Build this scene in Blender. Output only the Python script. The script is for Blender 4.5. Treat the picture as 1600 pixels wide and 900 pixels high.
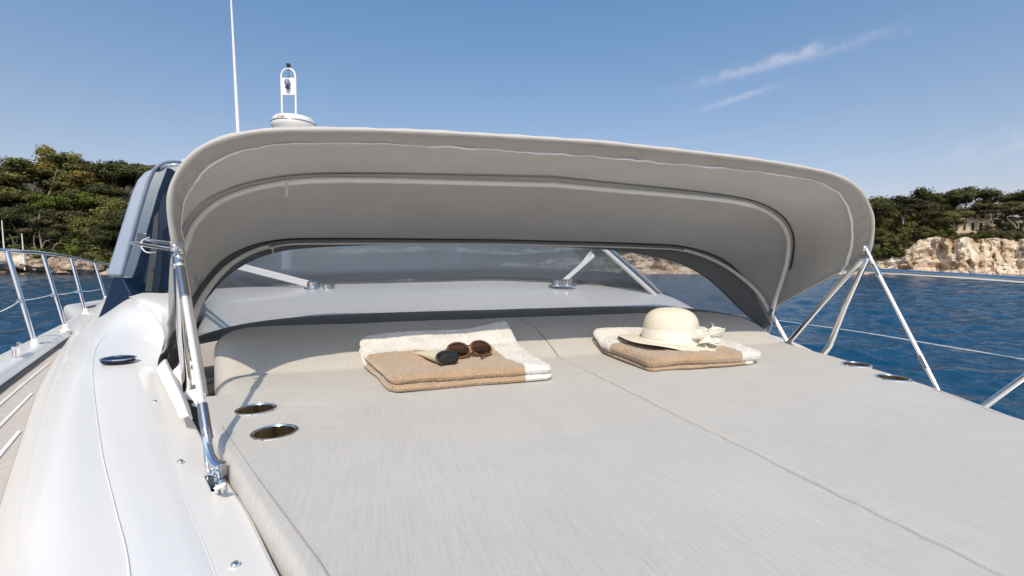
import bpy, bmesh, math, random
import numpy as np
from mathutils import Vector, Matrix, noise as mn

SC = bpy.context.scene
for o in list(bpy.data.objects):
    bpy.data.objects.remove(o)

# ------------------------------------------------------------------ camera
YAW = math.radians(16.7); PITCH = math.atan(32 / 700.0); FPX = 700.0; CAMZ = 0.40
cp, sp = math.cos(PITCH), math.sin(PITCH)
FH = Vector((math.sin(YAW), math.cos(YAW), 0)); RT = Vector((math.cos(YAW), -math.sin(YAW), 0))
FW = FH * cp + Vector((0, 0, -sp)); UP = FH * sp + Vector((0, 0, cp))
CAM = Vector((0, 0, CAMZ))
cd = bpy.data.cameras.new('camera'); cam = bpy.data.objects.new('camera', cd); SC.collection.objects.link(cam)
cd.sensor_width = 36; cd.lens = 36 * FPX / 1600; cd.clip_start = 0.02; cd.clip_end = 9000
M = Matrix((RT, UP, -FW)).transposed().to_4x4(); M.translation = CAM
cam.matrix_world = M
SC.camera = cam

# ------------------------------------------------------------------ world, sun, exposure
SUN_EL = math.radians(48); SUN_AZ = (-0.30, -0.954)          # horizontal direction towards the sun
w = bpy.data.worlds.new('World'); SC.world = w; w.use_nodes = True
nt = w.node_tree; N = nt.nodes; L = nt.links; N.clear()
out = N.new('ShaderNodeOutputWorld'); bg = N.new('ShaderNodeBackground'); bg.inputs['Strength'].default_value = 0.125
sky = N.new('ShaderNodeTexSky'); sky.sky_type = 'NISHITA'; sky.sun_disc = False
sky.sun_elevation = SUN_EL; sky.sun_rotation = math.atan2(SUN_AZ[0], SUN_AZ[1]) % (2 * math.pi)
sky.air_density = 1.0; sky.dust_density = 1.6; sky.ozone_density = 2.2
L.new(bg.outputs[0], out.inputs[0])

def ray(px, py):
    return (FW + RT * ((px - 800) / FPX) + UP * (-(py - 450) / FPX))

tc = N.new('ShaderNodeTexCoord')
def vdot(v):
    n = N.new('ShaderNodeVectorMath'); n.operation = 'DOT_PRODUCT'
    L.new(tc.outputs['Generated'], n.inputs[0]); n.inputs[1].default_value = v; return n.outputs['Value']
def mth(op, a, b=None, c=None):
    n = N.new('ShaderNodeMath'); n.operation = op
    for i, x in enumerate((a, b, c)):
        if x is None: continue
        if hasattr(x, 'is_output'): L.new(x, n.inputs[i])
        else: n.inputs[i].default_value = x
    return n.outputs[0]
# thin cirrus wisps, fixed directions in the sky
def wisp(p0, p1, width, amt, seed):
    a = ray(*p0).normalized(); b = ray(*p1).normalized()
    c = (a + b).normalized(); e1 = (b - a).normalized(); e2 = c.cross(e1).normalized()
    la = (b - a).length / 2
    u = vdot(e1); v = vdot(e2)
    nz = N.new('ShaderNodeTexNoise'); nz.inputs['Scale'].default_value = 34; nz.inputs['Detail'].default_value = 5
    mp = N.new('ShaderNodeMapping'); mp.inputs['Location'].default_value = (seed, seed * 2, 0)
    L.new(tc.outputs['Generated'], mp.inputs[0]); L.new(mp.outputs[0], nz.inputs['Vector'])
    v2 = mth('ADD', v, mth('MULTIPLY', mth('SUBTRACT', nz.outputs[0], 0.5), width * 3.4))
    g = mth('ADD', mth('POWER', mth('ABSOLUTE', mth('DIVIDE', u, la)), 2.6), mth('POWER', mth('ABSOLUTE', mth('DIVIDE', v2, width)), 2.0))
    m = mth('EXPONENT', mth('MULTIPLY', g, -1.0))
    f = mth('MULTIPLY', m, mth('MULTIPLY', mth('SUBTRACT', nz.outputs[0], 0.22), amt * 2.2))
    return mth('MULTIPLY', mth('GREATER_THAN', vdot(c), 0.0), mth('MAXIMUM', f, 0.0))
cl = mth('ADD', wisp((1090, 130), (1350, 62), 0.009, 1.15, 1.3), wisp((1095, 172), (1212, 134), 0.0055, 0.9, 4.1))
cl = mth('ADD', cl, wisp((1480, 246), (1800, 180), 0.014, 0.7, 7.7))
cl = mth('ADD', cl, wisp((1410, 55), (1424, 48), 0.006, 0.35, 9.7))
cl = mth('MINIMUM', mth('MULTIPLY', cl, .42), 0.4)
# colour of the air at noon; unseen upper sky made bluer to tint shadows
sep = N.new('ShaderNodeSeparateXYZ'); L.new(tc.outputs['Generated'], sep.inputs[0])
gr = N.new('ShaderNodeValToRGB'); L.new(sep.outputs['Z'], gr.inputs[0])
els = gr.color_ramp.elements
els[0].position = 0.0; els[0].color = (1.48, 1.06, 1.02, 1)
els[1].position = 1.0; els[1].color = (0.95, 1.3, 1.55, 1)
e = els.new(0.25); e.color = (1.36, 1.24, 1.16, 1)
e = els.new(0.5); e.color = (1.12, 1.36, 1.42, 1)
e = els.new(0.65); e.color = (0.95, 1.30, 1.5, 1)
mx = N.new('ShaderNodeMix'); mx.data_type = 'RGBA'; mx.blend_type = 'MULTIPLY'; mx.inputs[0].default_value = 1
L.new(sky.outputs[0], mx.inputs[6]); L.new(gr.outputs[0], mx.inputs[7])
mc = N.new('ShaderNodeMix'); mc.data_type = 'RGBA'; L.new(cl, mc.inputs[0])
L.new(mx.outputs[2], mc.inputs[6]); mc.inputs[7].default_value = (6.6, 6.3, 7.0, 1)
L.new(mc.outputs[2], bg.inputs['Color'])

sd = bpy.data.lights.new('sun', 'SUN'); so = bpy.data.objects.new('sun', sd); SC.collection.objects.link(so)
sd.energy = 3.7; sd.angle = math.radians(0.6); sd.color = (1.0, 0.87, 0.71)
ce = math.cos(SUN_EL)
sdir = Vector((SUN_AZ[0] * ce, SUN_AZ[1] * ce, math.sin(SUN_EL))).normalized()
so.rotation_euler = sdir.to_track_quat('Z', 'Y').to_euler(); so.location = (-30, -40, 40)
SC.view_settings.view_transform = 'Standard'; SC.view_settings.look = 'None'; SC.view_settings.gamma = 1
SC.view_settings.exposure = 0.0
SC.render.engine = 'CYCLES'
SC.cycles.transparent_max_bounces = 16; SC.cycles.max_bounces = 8

# ------------------------------------------------------------------ helpers
def P(px, py, z=None, v=None, Y=None, X=None):
    d = ray(px, py)
    if z is not None: t = (z - CAMZ) / d.z
    elif v is not None: t = v / (d.x * FH.x + d.y * FH.y)
    elif Y is not None: t = Y / d.y
    else: t = X / d.x
    return CAM + d * t

WORLD = {}   # object name -> world location of its origin
def wloc(o): return WORLD.get(o.name, Vector((0, 0, 0))) if o else Vector((0, 0, 0))

def tag(o, label=None, cat=None, group=None, kind=None):
    if label: o['label'] = label
    if cat: o['category'] = cat
    if group: o['group'] = group
    if kind: o['kind'] = kind
    return o

def thing(name, label, cat, loc, group=None):
    o = bpy.data.objects.new(name, None); SC.collection.objects.link(o)
    o.location = loc; o.empty_display_size = .1; WORLD[o.name] = Vector(loc)
    return tag(o, label, cat, group)

class MB:
    def __init__(s): s.v = []; s.f = []; s.m = []; s.uv = None
    def add(s, vs, fs, mi=0):
        b = len(s.v); s.v += [tuple(x) for x in vs]; s.f += [tuple(i + b for i in f) for f in fs]; s.m += [mi] * len(fs); return s
    def grid(s, rows, closed_u=False, closed_v=False, mi=0, keep=None):
        nr = len(rows); nc = len(rows[0]); fs = []
        for i in range(nr if closed_v else nr - 1):
            for j in range(nc if closed_u else nc - 1):
                if keep and not keep(i, j): continue
                fs.append((i * nc + j, i * nc + (j + 1) % nc, ((i + 1) % nr) * nc + (j + 1) % nc, ((i + 1) % nr) * nc + j))
        return s.add([p for r in rows for p in r], fs, mi)
    def tube(s, pts, r, n=12, closed=False, cap=True, mi=0, flat=1.0):
        pts = [Vector(p) for p in pts]; k = len(pts)
        rr = r if hasattr(r, '__len__') else [r] * k
        rows = []; nrm = None
        for i, p in enumerate(pts):
            if closed: t = pts[(i + 1) % k] - pts[i - 1]
            else: t = pts[min(i + 1, k - 1)] - pts[max(i - 1, 0)]
            if t.length < 1e-9: t = Vector((0, 0, 1))
            t.normalize()
            if nrm is None:
                a = Vector((0, 0, 1)) if abs(t.z) < .9 else Vector((1, 0, 0)); nrm = (a - t * a.dot(t)).normalized()
            else:
                nrm = (nrm - t * nrm.dot(t))
                if nrm.length < 1e-6: nrm = t.orthogonal()
                nrm.normalize()
            bn = t.cross(nrm)
            rows.append([p + (nrm * math.cos(q) * flat + bn * math.sin(q)) * rr[i] for q in [2 * math.pi * j / n for j in range(n)]])
        b = len(s.v); s.grid(rows, closed_u=True, closed_v=closed, mi=mi)
        if cap and not closed:
            s.f.append(tuple(b + j for j in range(n))[::-1]); s.m.append(mi)
            s.f.append(tuple(b + (k - 1) * n + j for j in range(n))); s.m.append(mi)
        return s
    def box(s, c, hx, hy, hz, ax=Vector((1, 0, 0)), ay=Vector((0, 1, 0)), az=Vector((0, 0, 1)), mi=0):
        c = Vector(c); vs = [c + ax * hx * i + ay * hy * j + az * hz * k for i in (-1, 1) for j in (-1, 1) for k in (-1, 1)]
        return s.add(vs, [(0, 1, 3, 2), (4, 6, 7, 5), (0, 4, 5, 1), (2, 3, 7, 6), (0, 2, 6, 4), (1, 5, 7, 3)], mi)
    def prism(s, poly, off, mi=0):
        n = len(poly); off = Vector(off); a = [Vector(p) for p in poly]
        return s.add(a + [p + off for p in a], [tuple(range(n))[::-1], tuple(range(n, 2 * n))] + [(i, (i + 1) % n, n + (i + 1) % n, n + i) for i in range(n)], mi)
    def lathe(s, prof, c, n=40, ax=Vector((1, 0, 0)), ay=Vector((0, 1, 0)), az=Vector((0, 0, 1)), mi=0):
        c = Vector(c)
        return s.grid([[c + (ax * math.cos(q) + ay * math.sin(q)) * r + az * h for q in [2 * math.pi * j / n for j in range(n)]] for r, h in prof], closed_u=True, mi=mi)
    def sphere(s, c, r, n=10, sc=(1, 1, 1), mi=0):
        c = Vector(c); rows = []
        for i in range(n + 1):
            a = math.pi * i / n
            rows.append([c + Vector((math.sin(a) * math.cos(q) * sc[0], math.sin(a) * math.sin(q) * sc[1], math.cos(a) * sc[2])) * r for q in [2 * math.pi * j / (2 * n) for j in range(2 * n)]])
        return s.grid(rows, closed_u=True, mi=mi)
    def build(s, name, mat, parent=None, smooth=True, bevel=0, solid=0, angle=40, subsurf=0, weld=True, uv=None):
        V = np.array(s.v, dtype=float)
        mnv, mxv = V.min(0), V.max(0)
        org = Vector(((mnv[0] + mxv[0]) / 2, (mnv[1] + mxv[1]) / 2, mnv[2]))
        me = bpy.data.meshes.new(name); me.from_pydata([tuple(x) for x in (V - np.array(org))], [], s.f)
        mats = mat if isinstance(mat, (list, tuple)) else [mat]
        for m in mats: me.materials.append(m)
        me.polygons.foreach_set('material_index', s.m)
        if uv is not None:
            ul = me.uv_layers.new(name='UVMap'); li = np.empty(len(me.loops), dtype=np.int32); me.loops.foreach_get('vertex_index', li)
            ul.data.foreach_set('uv', np.array(uv, dtype=np.float32)[li].ravel())
        if weld:
            bm = bmesh.new(); bm.from_mesh(me); bmesh.ops.remove_doubles(bm, verts=bm.verts, dist=1e-6)
            bmesh.ops.recalc_face_normals(bm, faces=bm.faces); bm.to_mesh(me); bm.free()
        if smooth:
            me.polygons.foreach_set('use_smooth', [True] * len(me.polygons))
            try: me.set_sharp_from_angle(angle=math.radians(angle))
            except Exception: pass
        me.update()
        o = bpy.data.objects.new(name, me); SC.collection.objects.link(o)
        if parent:
            o.parent = parent; o.location = org - wloc(parent)
        else: o.location = org
        WORLD[o.name] = org
        if solid:
            q = o.modifiers.new('s', 'SOLIDIFY'); q.thickness = solid; q.offset = 0
        if bevel:
            q = o.modifiers.new('b', 'BEVEL'); q.width = bevel; q.segments = 3; q.limit_method = 'ANGLE'
        if subsurf:
            q = o.modifiers.new('u', 'SUBSURF'); q.levels = subsurf; q.render_levels = subsurf
        return o

def cr(pts, n=10, closed=False):
    """Catmull-Rom through points"""
    p = [Vector(x) for x in pts]; k = len(p); res = []
    rng = range(k if closed else k - 1)
    for i in rng:
        if closed: a, b, c, d = p[i - 1], p[i], p[(i + 1) % k], p[(i + 2) % k]
        else: a, b, c, d = p[max(i - 1, 0)], p[i], p[i + 1], p[min(i + 2, k - 1)]
        for j in range(n):
            t = j / n
            res.append(.5 * ((2 * b) + (c - a) * t + (2 * a - 5 * b + 4 * c - d) * t * t + (3 * b - a - 3 * c + d) * t ** 3))
    if not closed: res.append(p[-1])
    return res
def resample(pts, n):
    a = np.array([tuple(p) for p in pts]); d = np.r_[0, np.cumsum(np.linalg.norm(np.diff(a, axis=0), axis=1))]
    t = np.linspace(0, d[-1], n)
    return [Vector([float(np.interp(x, d, a[:, k])) for k in range(a.shape[1])]) for x in t]

def fnoise(p, oct=4): return mn.fractal(Vector(p), 1.0, 2.0, oct)

# ------------------------------------------------------------------ materials
def mat(name, col=(.5, .5, .5), rough=.5, metal=0, spec=.5, coat=0, var=0, vscale=5, bump=0, bscale=50, trans=0, bdist=.01, stretch=None, col2=None, sheen=0, detail=4):
    m = bpy.data.materials.new(name); m.use_nodes = True; n = m.node_tree.nodes; l = m.node_tree.links
    b = n['Principled BSDF']; b.inputs['Base Color'].default_value = (*col, 1); b.inputs['Roughness'].default_value = rough
    b.inputs['Metallic'].default_value = metal; b.inputs['Specular IOR Level'].default_value = spec
    b.inputs['Coat Weight'].default_value = coat; b.inputs['Coat Roughness'].default_value = .05
    b.inputs['Sheen Weight'].default_value = sheen
    t = n.new('ShaderNodeTexCoord'); mp = n.new('ShaderNodeMapping'); l.new(t.outputs['Object'], mp.inputs[0])
    if stretch: mp.inputs['Scale'].default_value = stretch
    if var or col2:
        z = n.new('ShaderNodeTexNoise'); z.inputs['Scale'].default_value = vscale; z.inputs['Detail'].default_value = detail
        l.new(mp.outputs[0], z.inputs['Vector'])
        r = n.new('ShaderNodeValToRGB'); l.new(z.outputs[0], r.inputs[0])
        r.color_ramp.elements[0].position = .3; r.color_ramp.elements[1].position = .7
        c2 = col2 or tuple(min(1, c * (1 + var)) for c in col); c1 = col if col2 else tuple(c * (1 - var) for c in col)
        r.color_ramp.elements[0].color = (*c1, 1); r.color_ramp.elements[1].color = (*c2, 1)
        l.new(r.outputs[0], b.inputs['Base Color'])
    if bump:
        z = n.new('ShaderNodeTexNoise'); z.inputs['Scale'].default_value = bscale; z.inputs['Detail'].default_value = 4
        l.new(mp.outputs[0], z.inputs['Vector'])
        q = n.new('ShaderNodeBump'); q.inputs['Strength'].default_value = bump; q.inputs['Distance'].default_value = bdist
        l.new(z.outputs[0], q.inputs['Height']); l.new(q.outputs[0], b.inputs['Normal'])
    return m
def nd(m, t): return m.node_tree.nodes.new(t)
def lk(m, a, b): m.node_tree.links.new(a, b)

gel = mat('gelcoat', (.765, .74, .70), .32, coat=.25, var=.015, vscale=1.5, bump=.02, bscale=3)
gel_rough = mat('nonskid', (.72, .705, .69), .5)
def nonskid(m, sc=700):
    v = nd(m, 'ShaderNodeTexVoronoi'); v.inputs['Scale'].default_value = sc; t = nd(m, 'ShaderNodeTexCoord')
    v.voronoi_dimensions = '2D'; v.inputs['Randomness'].default_value = .35
    mp = nd(m, 'ShaderNodeMapping'); mp.inputs['Rotation'].default_value = (0, 0, .8)
    lk(m, t.outputs['Object'], mp.inputs[0]); lk(m, mp.outputs[0], v.inputs['Vector'])
    q = nd(m, 'ShaderNodeBump'); q.inputs['Strength'].default_value = .30; q.inputs['Distance'].default_value = .0012
    lk(m, v.outputs['Distance'], q.inputs['Height']); lk(m, q.outputs[0], m.node_tree.nodes['Principled BSDF'].inputs['Normal'])
nonskid(gel_rough, 300)
steel = mat('stainless_steel', (.78, .77, .75), .10, metal=1)
steel_dull = mat('brushed_steel', (.42, .42, .43), .28, metal=1)
white_pl = mat('white_plastic', (.80, .80, .80), .35)
silver = mat('silver_paint', (.22, .27, .36), .45, metal=0, coat=.2, var=.04, vscale=4)
silver_blue = mat('blue_grey_paint', (.035, .06, .095), .22, metal=.1, coat=.5)
navy = mat('navy_paint', (.006, .016, .036), .3, spec=.3)
dark = mat('dark_plastic', (.02, .022, .025), .4)
black = mat('black_gloss', (.006, .006, .007), .2, coat=.5)
teak = mat('pale_teak_deck', (.52, .46, .39), .6, var=.12, vscale=14, stretch=(8, 1, 1))
caulk = mat('pale_caulk', (.80, .77, .72), .6)
rubber = mat('dark_rubber', (.025, .027, .03), .5)
dash_m = mat('dashboard', (.03, .04, .05), .6)
cord_m = mat('white_cord', (.75, .74, .72), .6)

# woven sunpad cloth: fine threads in two directions plus slubs
def weave(name, col, thread=1100, amt=.11):
    m = mat(name, col, .85, spec=.2, sheen=.15); n = m.node_tree.nodes; b = n['Principled BSDF']
    t = nd(m, 'ShaderNodeTexCoord')
    outs = []
    for sx, sy, k in ((800, 60, 3), (60, 800, 3), (300, 9, 2), (9, 300, 2)):
        mp = nd(m, 'ShaderNodeMapping'); mp.inputs['Scale'].default_value = (sx, sy, 40); lk(m, t.outputs['Object'], mp.inputs[0])
        z = nd(m, 'ShaderNodeTexNoise'); z.inputs['Scale'].default_value = 1; z.inputs['Detail'].default_value = k
        lk(m, mp.outputs[0], z.inputs['Vector']); outs.append(z.outputs[0])
    def mm(op, a, b_):
        q = nd(m, 'ShaderNodeMath'); q.operation = op
        for i, x in enumerate((a, b_)):
            if hasattr(x, 'is_output'): lk(m, x, q.inputs[i])
            else: q.inputs[i].default_value = x
        return q.outputs[0]
    s1 = mm('ADD', mm('ADD', outs[0], mm('MULTIPLY', outs[1], .6)), mm('ADD', outs[2], mm('MULTIPLY', outs[3], .35)))   # mean ~1.48
    s1 = mm('MULTIPLY', s1, .34)
    big = nd(m, 'ShaderNodeTexNoise'); big.inputs['Scale'].default_value = 3.2; lk(m, t.outputs['Object'], big.inputs['Vector'])
    s2 = mm('ADD', mm('MULTIPLY', s1, .85), mm('MULTIPLY', big.outputs[0], .15))
    r = nd(m, 'ShaderNodeValToRGB'); lk(m, s2, r.inputs[0])
    r.color_ramp.elements[0].position = .38; r.color_ramp.elements[1].position = .62
    r.color_ramp.elements[0].color = (*[c * (1 - amt) for c in col], 1); r.color_ramp.elements[1].color = (*[c * (1 + amt) for c in col], 1)
    lk(m, r.outputs[0], b.inputs['Base Color'])
    q = nd(m, 'ShaderNodeBump'); q.inputs['Strength'].default_value = .5; q.inputs['Distance'].default_value = .0012
    lk(m, s1, q.inputs['Height']); lk(m, q.outputs[0], b.inputs['Normal'])
    return m
pad_m = weave('woven_sunpad_cloth', (.485, .463, .425))
piping_m = mat('cushion_thread', (.36, .34, .32), .8)

def canvas(name, col, tr=.12):
    m = mat(name, col, .8, spec=.15, var=.05, vscale=3); n = m.node_tree.nodes; b = n['Principled BSDF']
    t = nd(m, 'ShaderNodeTexCoord')
    z = nd(m, 'ShaderNodeTexNoise'); z.inputs['Scale'].default_value = 3.5; z.inputs['Detail'].default_value = 2; z.inputs['Distortion'].default_value = .3
    mp = nd(m, 'ShaderNodeMapping'); mp.inputs['Scale'].default_value = (.6, 1.3, 1.3); lk(m, t.outputs['Object'], mp.inputs[0]); lk(m, mp.outputs[0], z.inputs['Vector'])
    q = nd(m, 'ShaderNodeBump'); q.inputs['Strength'].default_value = .45; q.inputs['Distance'].default_value = .05
    z2 = nd(m, 'ShaderNodeTexNoise'); z2.inputs['Scale'].default_value = 900; lk(m, t.outputs['Object'], z2.inputs['Vector'])
    q2 = nd(m, 'ShaderNodeBump'); q2.inputs['Strength'].default_value = .25; q2.inputs['Distance'].default_value = .001
    lk(m, z.outputs[0], q.inputs['Height']); lk(m, q.outputs[0], q2.inputs['Normal']); lk(m, z2.outputs[0], q2.inputs['Height']); lk(m, q2.outputs[0], b.inputs['Normal'])
    if tr:
        ts = nd(m, 'ShaderNodeBsdfTranslucent'); ts.inputs[0].default_value = (*[min(1, c * 1.0) for c in col], 1)
        ms = nd(m, 'ShaderNodeMixShader'); ms.inputs[0].default_value = tr
        lk(m, b.outputs[0], ms.inputs[1]); lk(m, ts.outputs[0], ms.inputs[2]); lk(m, ms.outputs[0], n['Material Output'].inputs[0])
    return m
hood_m = canvas('grey_canopy_canvas', (.47, .445, .405), .16)
hem_m = mat('cream_binding', (.52, .49, .45), .7, bump=.2, bscale=200)
pocket_m = canvas('canvas_pocket', (.46, .43, .40), .08)
rear_m = canvas('rear_canvas', (.23, .25, .265), .05)
strap_m = mat('dark_seam_tape', (.045, .047, .05), .7, bump=.2, bscale=300)
sleeve_m = mat('pale_sleeve', (.93, .92, .91), .45)
tube_m = mat('satin_tube', (.93, .91, .87), .3, metal=.1)
welt_m = mat('white_vinyl_welt', (.85, .85, .86), .15)

def clearmat(name, tint, haze, gloss_rough=.04, ior=1.45, haze_col=(.8, .8, .8), bump=0):
    m = bpy.data.materials.new(name); m.use_nodes = True; n = m.node_tree.nodes; n.clear()
    o = nd(m, 'ShaderNodeOutputMaterial'); tr = nd(m, 'ShaderNodeBsdfTransparent'); tr.inputs[0].default_value = (*tint, 1)
    df = nd(m, 'ShaderNodeBsdfDiffuse'); df.inputs[0].default_value = (*haze_col, 1)
    gl = nd(m, 'ShaderNodeBsdfGlossy'); gl.inputs['Roughness'].default_value = gloss_rough; gl.inputs[0].default_value = (1, 1, 1, 1)
    fr = nd(m, 'ShaderNodeFresnel'); fr.inputs[0].default_value = ior
    a = nd(m, 'ShaderNodeMixShader'); a.inputs[0].default_value = haze; lk(m, tr.outputs[0], a.inputs[1]); lk(m, df.outputs[0], a.inputs[2])
    b = nd(m, 'ShaderNodeMixShader'); lk(m, fr.outputs[0], b.inputs[0]); lk(m, a.outputs[0], b.inputs[1]); lk(m, gl.outputs[0], b.inputs[2]); lk(m, b.outputs[0], o.inputs[0])
    if bump:
        t = nd(m, 'ShaderNodeTexCoord'); z = nd(m, 'ShaderNodeTexNoise'); z.inputs['Scale'].default_value = 4; lk(m, t.outputs['Object'], z.inputs['Vector'])
        q = nd(m, 'ShaderNodeBump'); q.inputs['Strength'].default_value = bump; q.inputs['Distance'].default_value = .02
        lk(m, z.outputs[0], q.inputs['Height']); lk(m, q.outputs[0], gl.inputs['Normal']); lk(m, q.outputs[0], fr.inputs['Normal'])
    return m
vinyl_m = clearmat('clear_vinyl', (.86, .88, .90), .42, .10, 1.16, (.60, .64, .70), .4)
glass_m = clearmat('tinted_glass', (.50, .58, .64), .14, .01, 1.5, (.40, .47, .54))
lens_m = clearmat('brown_lens', (.10, .05, .04), .10, .02, 1.5, (.03, .012, .01))

def terry(name):
    m = mat(name, (.8, .78, .74), 1.0, spec=.05, sheen=.5); n = m.node_tree.nodes; b = n['Principled BSDF']
    t = nd(m, 'ShaderNodeTexCoord'); uv = nd(m, 'ShaderNodeUVMap'); uv.uv_map = 'UVMap'
    z = nd(m, 'ShaderNodeTexNoise'); z.inputs['Scale'].default_value = 170; z.inputs['Detail'].default_value = 4; lk(m, t.outputs['Object'], z.inputs['Vector'])
    z2 = nd(m, 'ShaderNodeTexNoise'); z2.inputs['Scale'].default_value = 18; z2.inputs['Detail'].default_value = 3; lk(m, t.outputs['Object'], z2.inputs['Vector'])
    sx = nd(m, 'ShaderNodeSeparateXYZ'); lk(m, uv.outputs[0], sx.inputs[0])
    # u = beige mask value baked as smooth distance; > 0.5 is beige
    r = nd(m, 'ShaderNodeValToRGB'); lk(m, sx.outputs[0], r.inputs[0]); r.color_ramp.interpolation = 'LINEAR'
    r.color_ramp.elements[0].position = .49; r.color_ramp.elements[1].position = .51
    r.color_ramp.elements[0].color = (.80, .765, .72, 1); r.color_ramp.elements[1].color = (.47, .325, .20, 1)
    r2 = nd(m, 'ShaderNodeValToRGB'); lk(m, z2.outputs[0], r2.inputs[0]); r2.color_ramp.elements[0].position = .3; r2.color_ramp.elements[1].position = .75
    r2.color_ramp.elements[0].color = (.86, .86, .86, 1); r2.color_ramp.elements[1].color = (1.06, 1.06, 1.06, 1)
    r3 = nd(m, 'ShaderNodeValToRGB'); lk(m, z.outputs[0], r3.inputs[0]); r3.color_ramp.elements[0].position = .3; r3.color_ramp.elements[1].position = .7
    r3.color_ramp.elements[0].color = (.82, .82, .82, 1); r3.color_ramp.elements[1].color = (1.08, 1.08, 1.08, 1)
    a = nd(m, 'ShaderNodeMix'); a.data_type = 'RGBA'; a.blend_type = 'MULTIPLY'; a.inputs[0].default_value = 1
    lk(m, r.outputs[0], a.inputs[6]); lk(m, r2.outputs[0], a.inputs[7])
    c = nd(m, 'ShaderNodeMix'); c.data_type = 'RGBA'; c.blend_type = 'MULTIPLY'; c.inputs[0].default_value = 1
    lk(m, a.outputs[2], c.inputs[6]); lk(m, r3.outputs[0], c.inputs[7]); lk(m, c.outputs[2], b.inputs['Base Color'])
    q = nd(m, 'ShaderNodeBump'); q.inputs['Strength'].default_value = .9; q.inputs['Distance'].default_value = .007
    lk(m, z.outputs[0], q.inputs['Height']); lk(m, q.outputs[0], b.inputs['Normal'])
    return m
towel_m = terry('terry_cloth')
straw_m = mat('cream_woven_hat', (.70, .655, .545), .75, spec=.2, var=.04, vscale=8, bump=.6, bscale=240, bdist=.003)
ribbon_m = mat('cream_ribbon', (.76, .73, .63), .55, sheen=.3, bump=.2, bscale=60)
flap_m = mat('white_vinyl_flap', (.80, .78, .77), .45, bump=.3, bscale=8, bdist=.01)

# ------------------------------------------------------------------ SETTING: sea
WZ = -1.8
def sea():
    rs = np.concatenate([np.linspace(0, 3, 4), np.geomspace(4, 170, 620), np.geomspace(180, 7000, 26)])
    az = np.radians(np.concatenate([np.linspace(-46, 76, 620), np.linspace(80, 310, 60)]))
    A, Rr = np.meshgrid(az, rs); X = Rr * np.sin(A); Y = Rr * np.cos(A); Z = np.zeros_like(X)
    rng = np.random.RandomState(3)
    cell = Rr * .0045 + .02
    for i in range(90):
        lam = 10 ** rng.uniform(-.35, .72); k = 2 * math.pi / lam
        th = math.radians(35) + rng.normal() * .65
        amp = .011 * lam ** 0.8 * .9
        ph = rng.uniform(0, 6.28)
        arg = k * (X * math.cos(th) + Y * math.sin(th)) + ph
        env = .6 + .4 * np.sin(k * .17 * (X * math.sin(th * 2 + i) + Y * math.cos(th * 2 + i)) + ph * 3)
        fade = np.clip((lam / cell - 2.5) / 4, 0, 1)
        Z += amp * env * (1 - 2 * np.abs(np.sin(arg / 2))) * fade * .5 + amp * env * np.sin(arg) * fade * .4
    Z *= np.clip((Rr - 2) / 3, 0, 1) * np.clip((600 - Rr) / 400, 0, 1)
    nr, nc = X.shape
    V = np.stack([X, Y, Z], -1).reshape(-1, 3)
    idx = np.arange(nr * nc).reshape(nr, nc)
    nxt = np.roll(idx, -1, axis=1)
    F = np.stack([idx[:-1], nxt[:-1], nxt[1:], idx[1:]], -1).reshape(-1, 4)
    me = bpy.data.meshes.new('sea'); me.vertices.add(len(V)); me.vertices.foreach_set('co', V.ravel())
    me.loops.add(F.size); me.loops.foreach_set('vertex_index', F.ravel().astype(np.int32))
    me.polygons.add(len(F)); me.polygons.foreach_set('loop_start', np.arange(0, F.size, 4, dtype=np.int32))
    me.polygons.foreach_set('loop_total', np.full(len(F), 4, dtype=np.int32)); me.update(); me.validate()
    bm = bmesh.new(); bm.from_mesh(me); bmesh.ops.remove_doubles(bm, verts=[v for v in bm.verts if v.co.xy.length < .5], dist=1e-5)
    bmesh.ops.recalc_face_normals(bm, faces=bm.faces)
    if sum(f.normal.z for f in list(bm.faces)[:2000]) < 0: bmesh.ops.reverse_faces(bm, faces=bm.faces)
    bm.to_mesh(me); bm.free()
    me.polygons.foreach_set('use_smooth', [True] * len(me.polygons))
    m = bpy.data.materials.new('sea_water'); m.use_nodes = True; b = m.node_tree.nodes['Principled BSDF']
    b.inputs['Base Color'].default_value = (.003, .052, .112, 1); b.inputs['Roughness'].default_value = .09; b.inputs['IOR'].default_value = 1.33
    t = nd(m, 'ShaderNodeTexCoord')
    hs = []
    for sc_, de in ((2.4, 6), (10, 4)):
        z = nd(m, 'ShaderNodeTexNoise'); z.inputs['Scale'].default_value = sc_; z.inputs['Detail'].default_value = de; z.inputs['Distortion'].default_value = .4
        mp = nd(m, 'ShaderNodeMapping'); mp.inputs['Rotation'].default_value = (0, 0, math.radians(-35)); mp.inputs['Scale'].default_value = (1.5, .7, 1)
        lk(m, t.outputs['Object'], mp.inputs[0]); lk(m, mp.outputs[0], z.inputs['Vector']); hs.append(z)
    q = nd(m, 'ShaderNodeBump'); q.inputs['Strength'].default_value = .9; q.inputs['Distance'].default_value = .18; lk(m, hs[0].outputs[0], q.inputs['Height'])
    q2 = nd(m, 'ShaderNodeBump'); q2.inputs['Strength'].default_value = .6; q2.inputs['Distance'].default_value = .06; lk(m, hs[1].outputs[0], q2.inputs['Height']); lk(m, q.outputs[0], q2.inputs['Normal'])
    lk(m, q2.outputs[0], b.inputs['Normal'])
    b.inputs['Specular IOR Level'].default_value = .25
    me.materials.append(m)
    o = bpy.data.objects.new('sea', me); SC.collection.objects.link(o); o.location = (0, 0, WZ)
    tag(o, 'deep blue sea rippled by small waves', None, None, 'structure')
sea()

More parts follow.
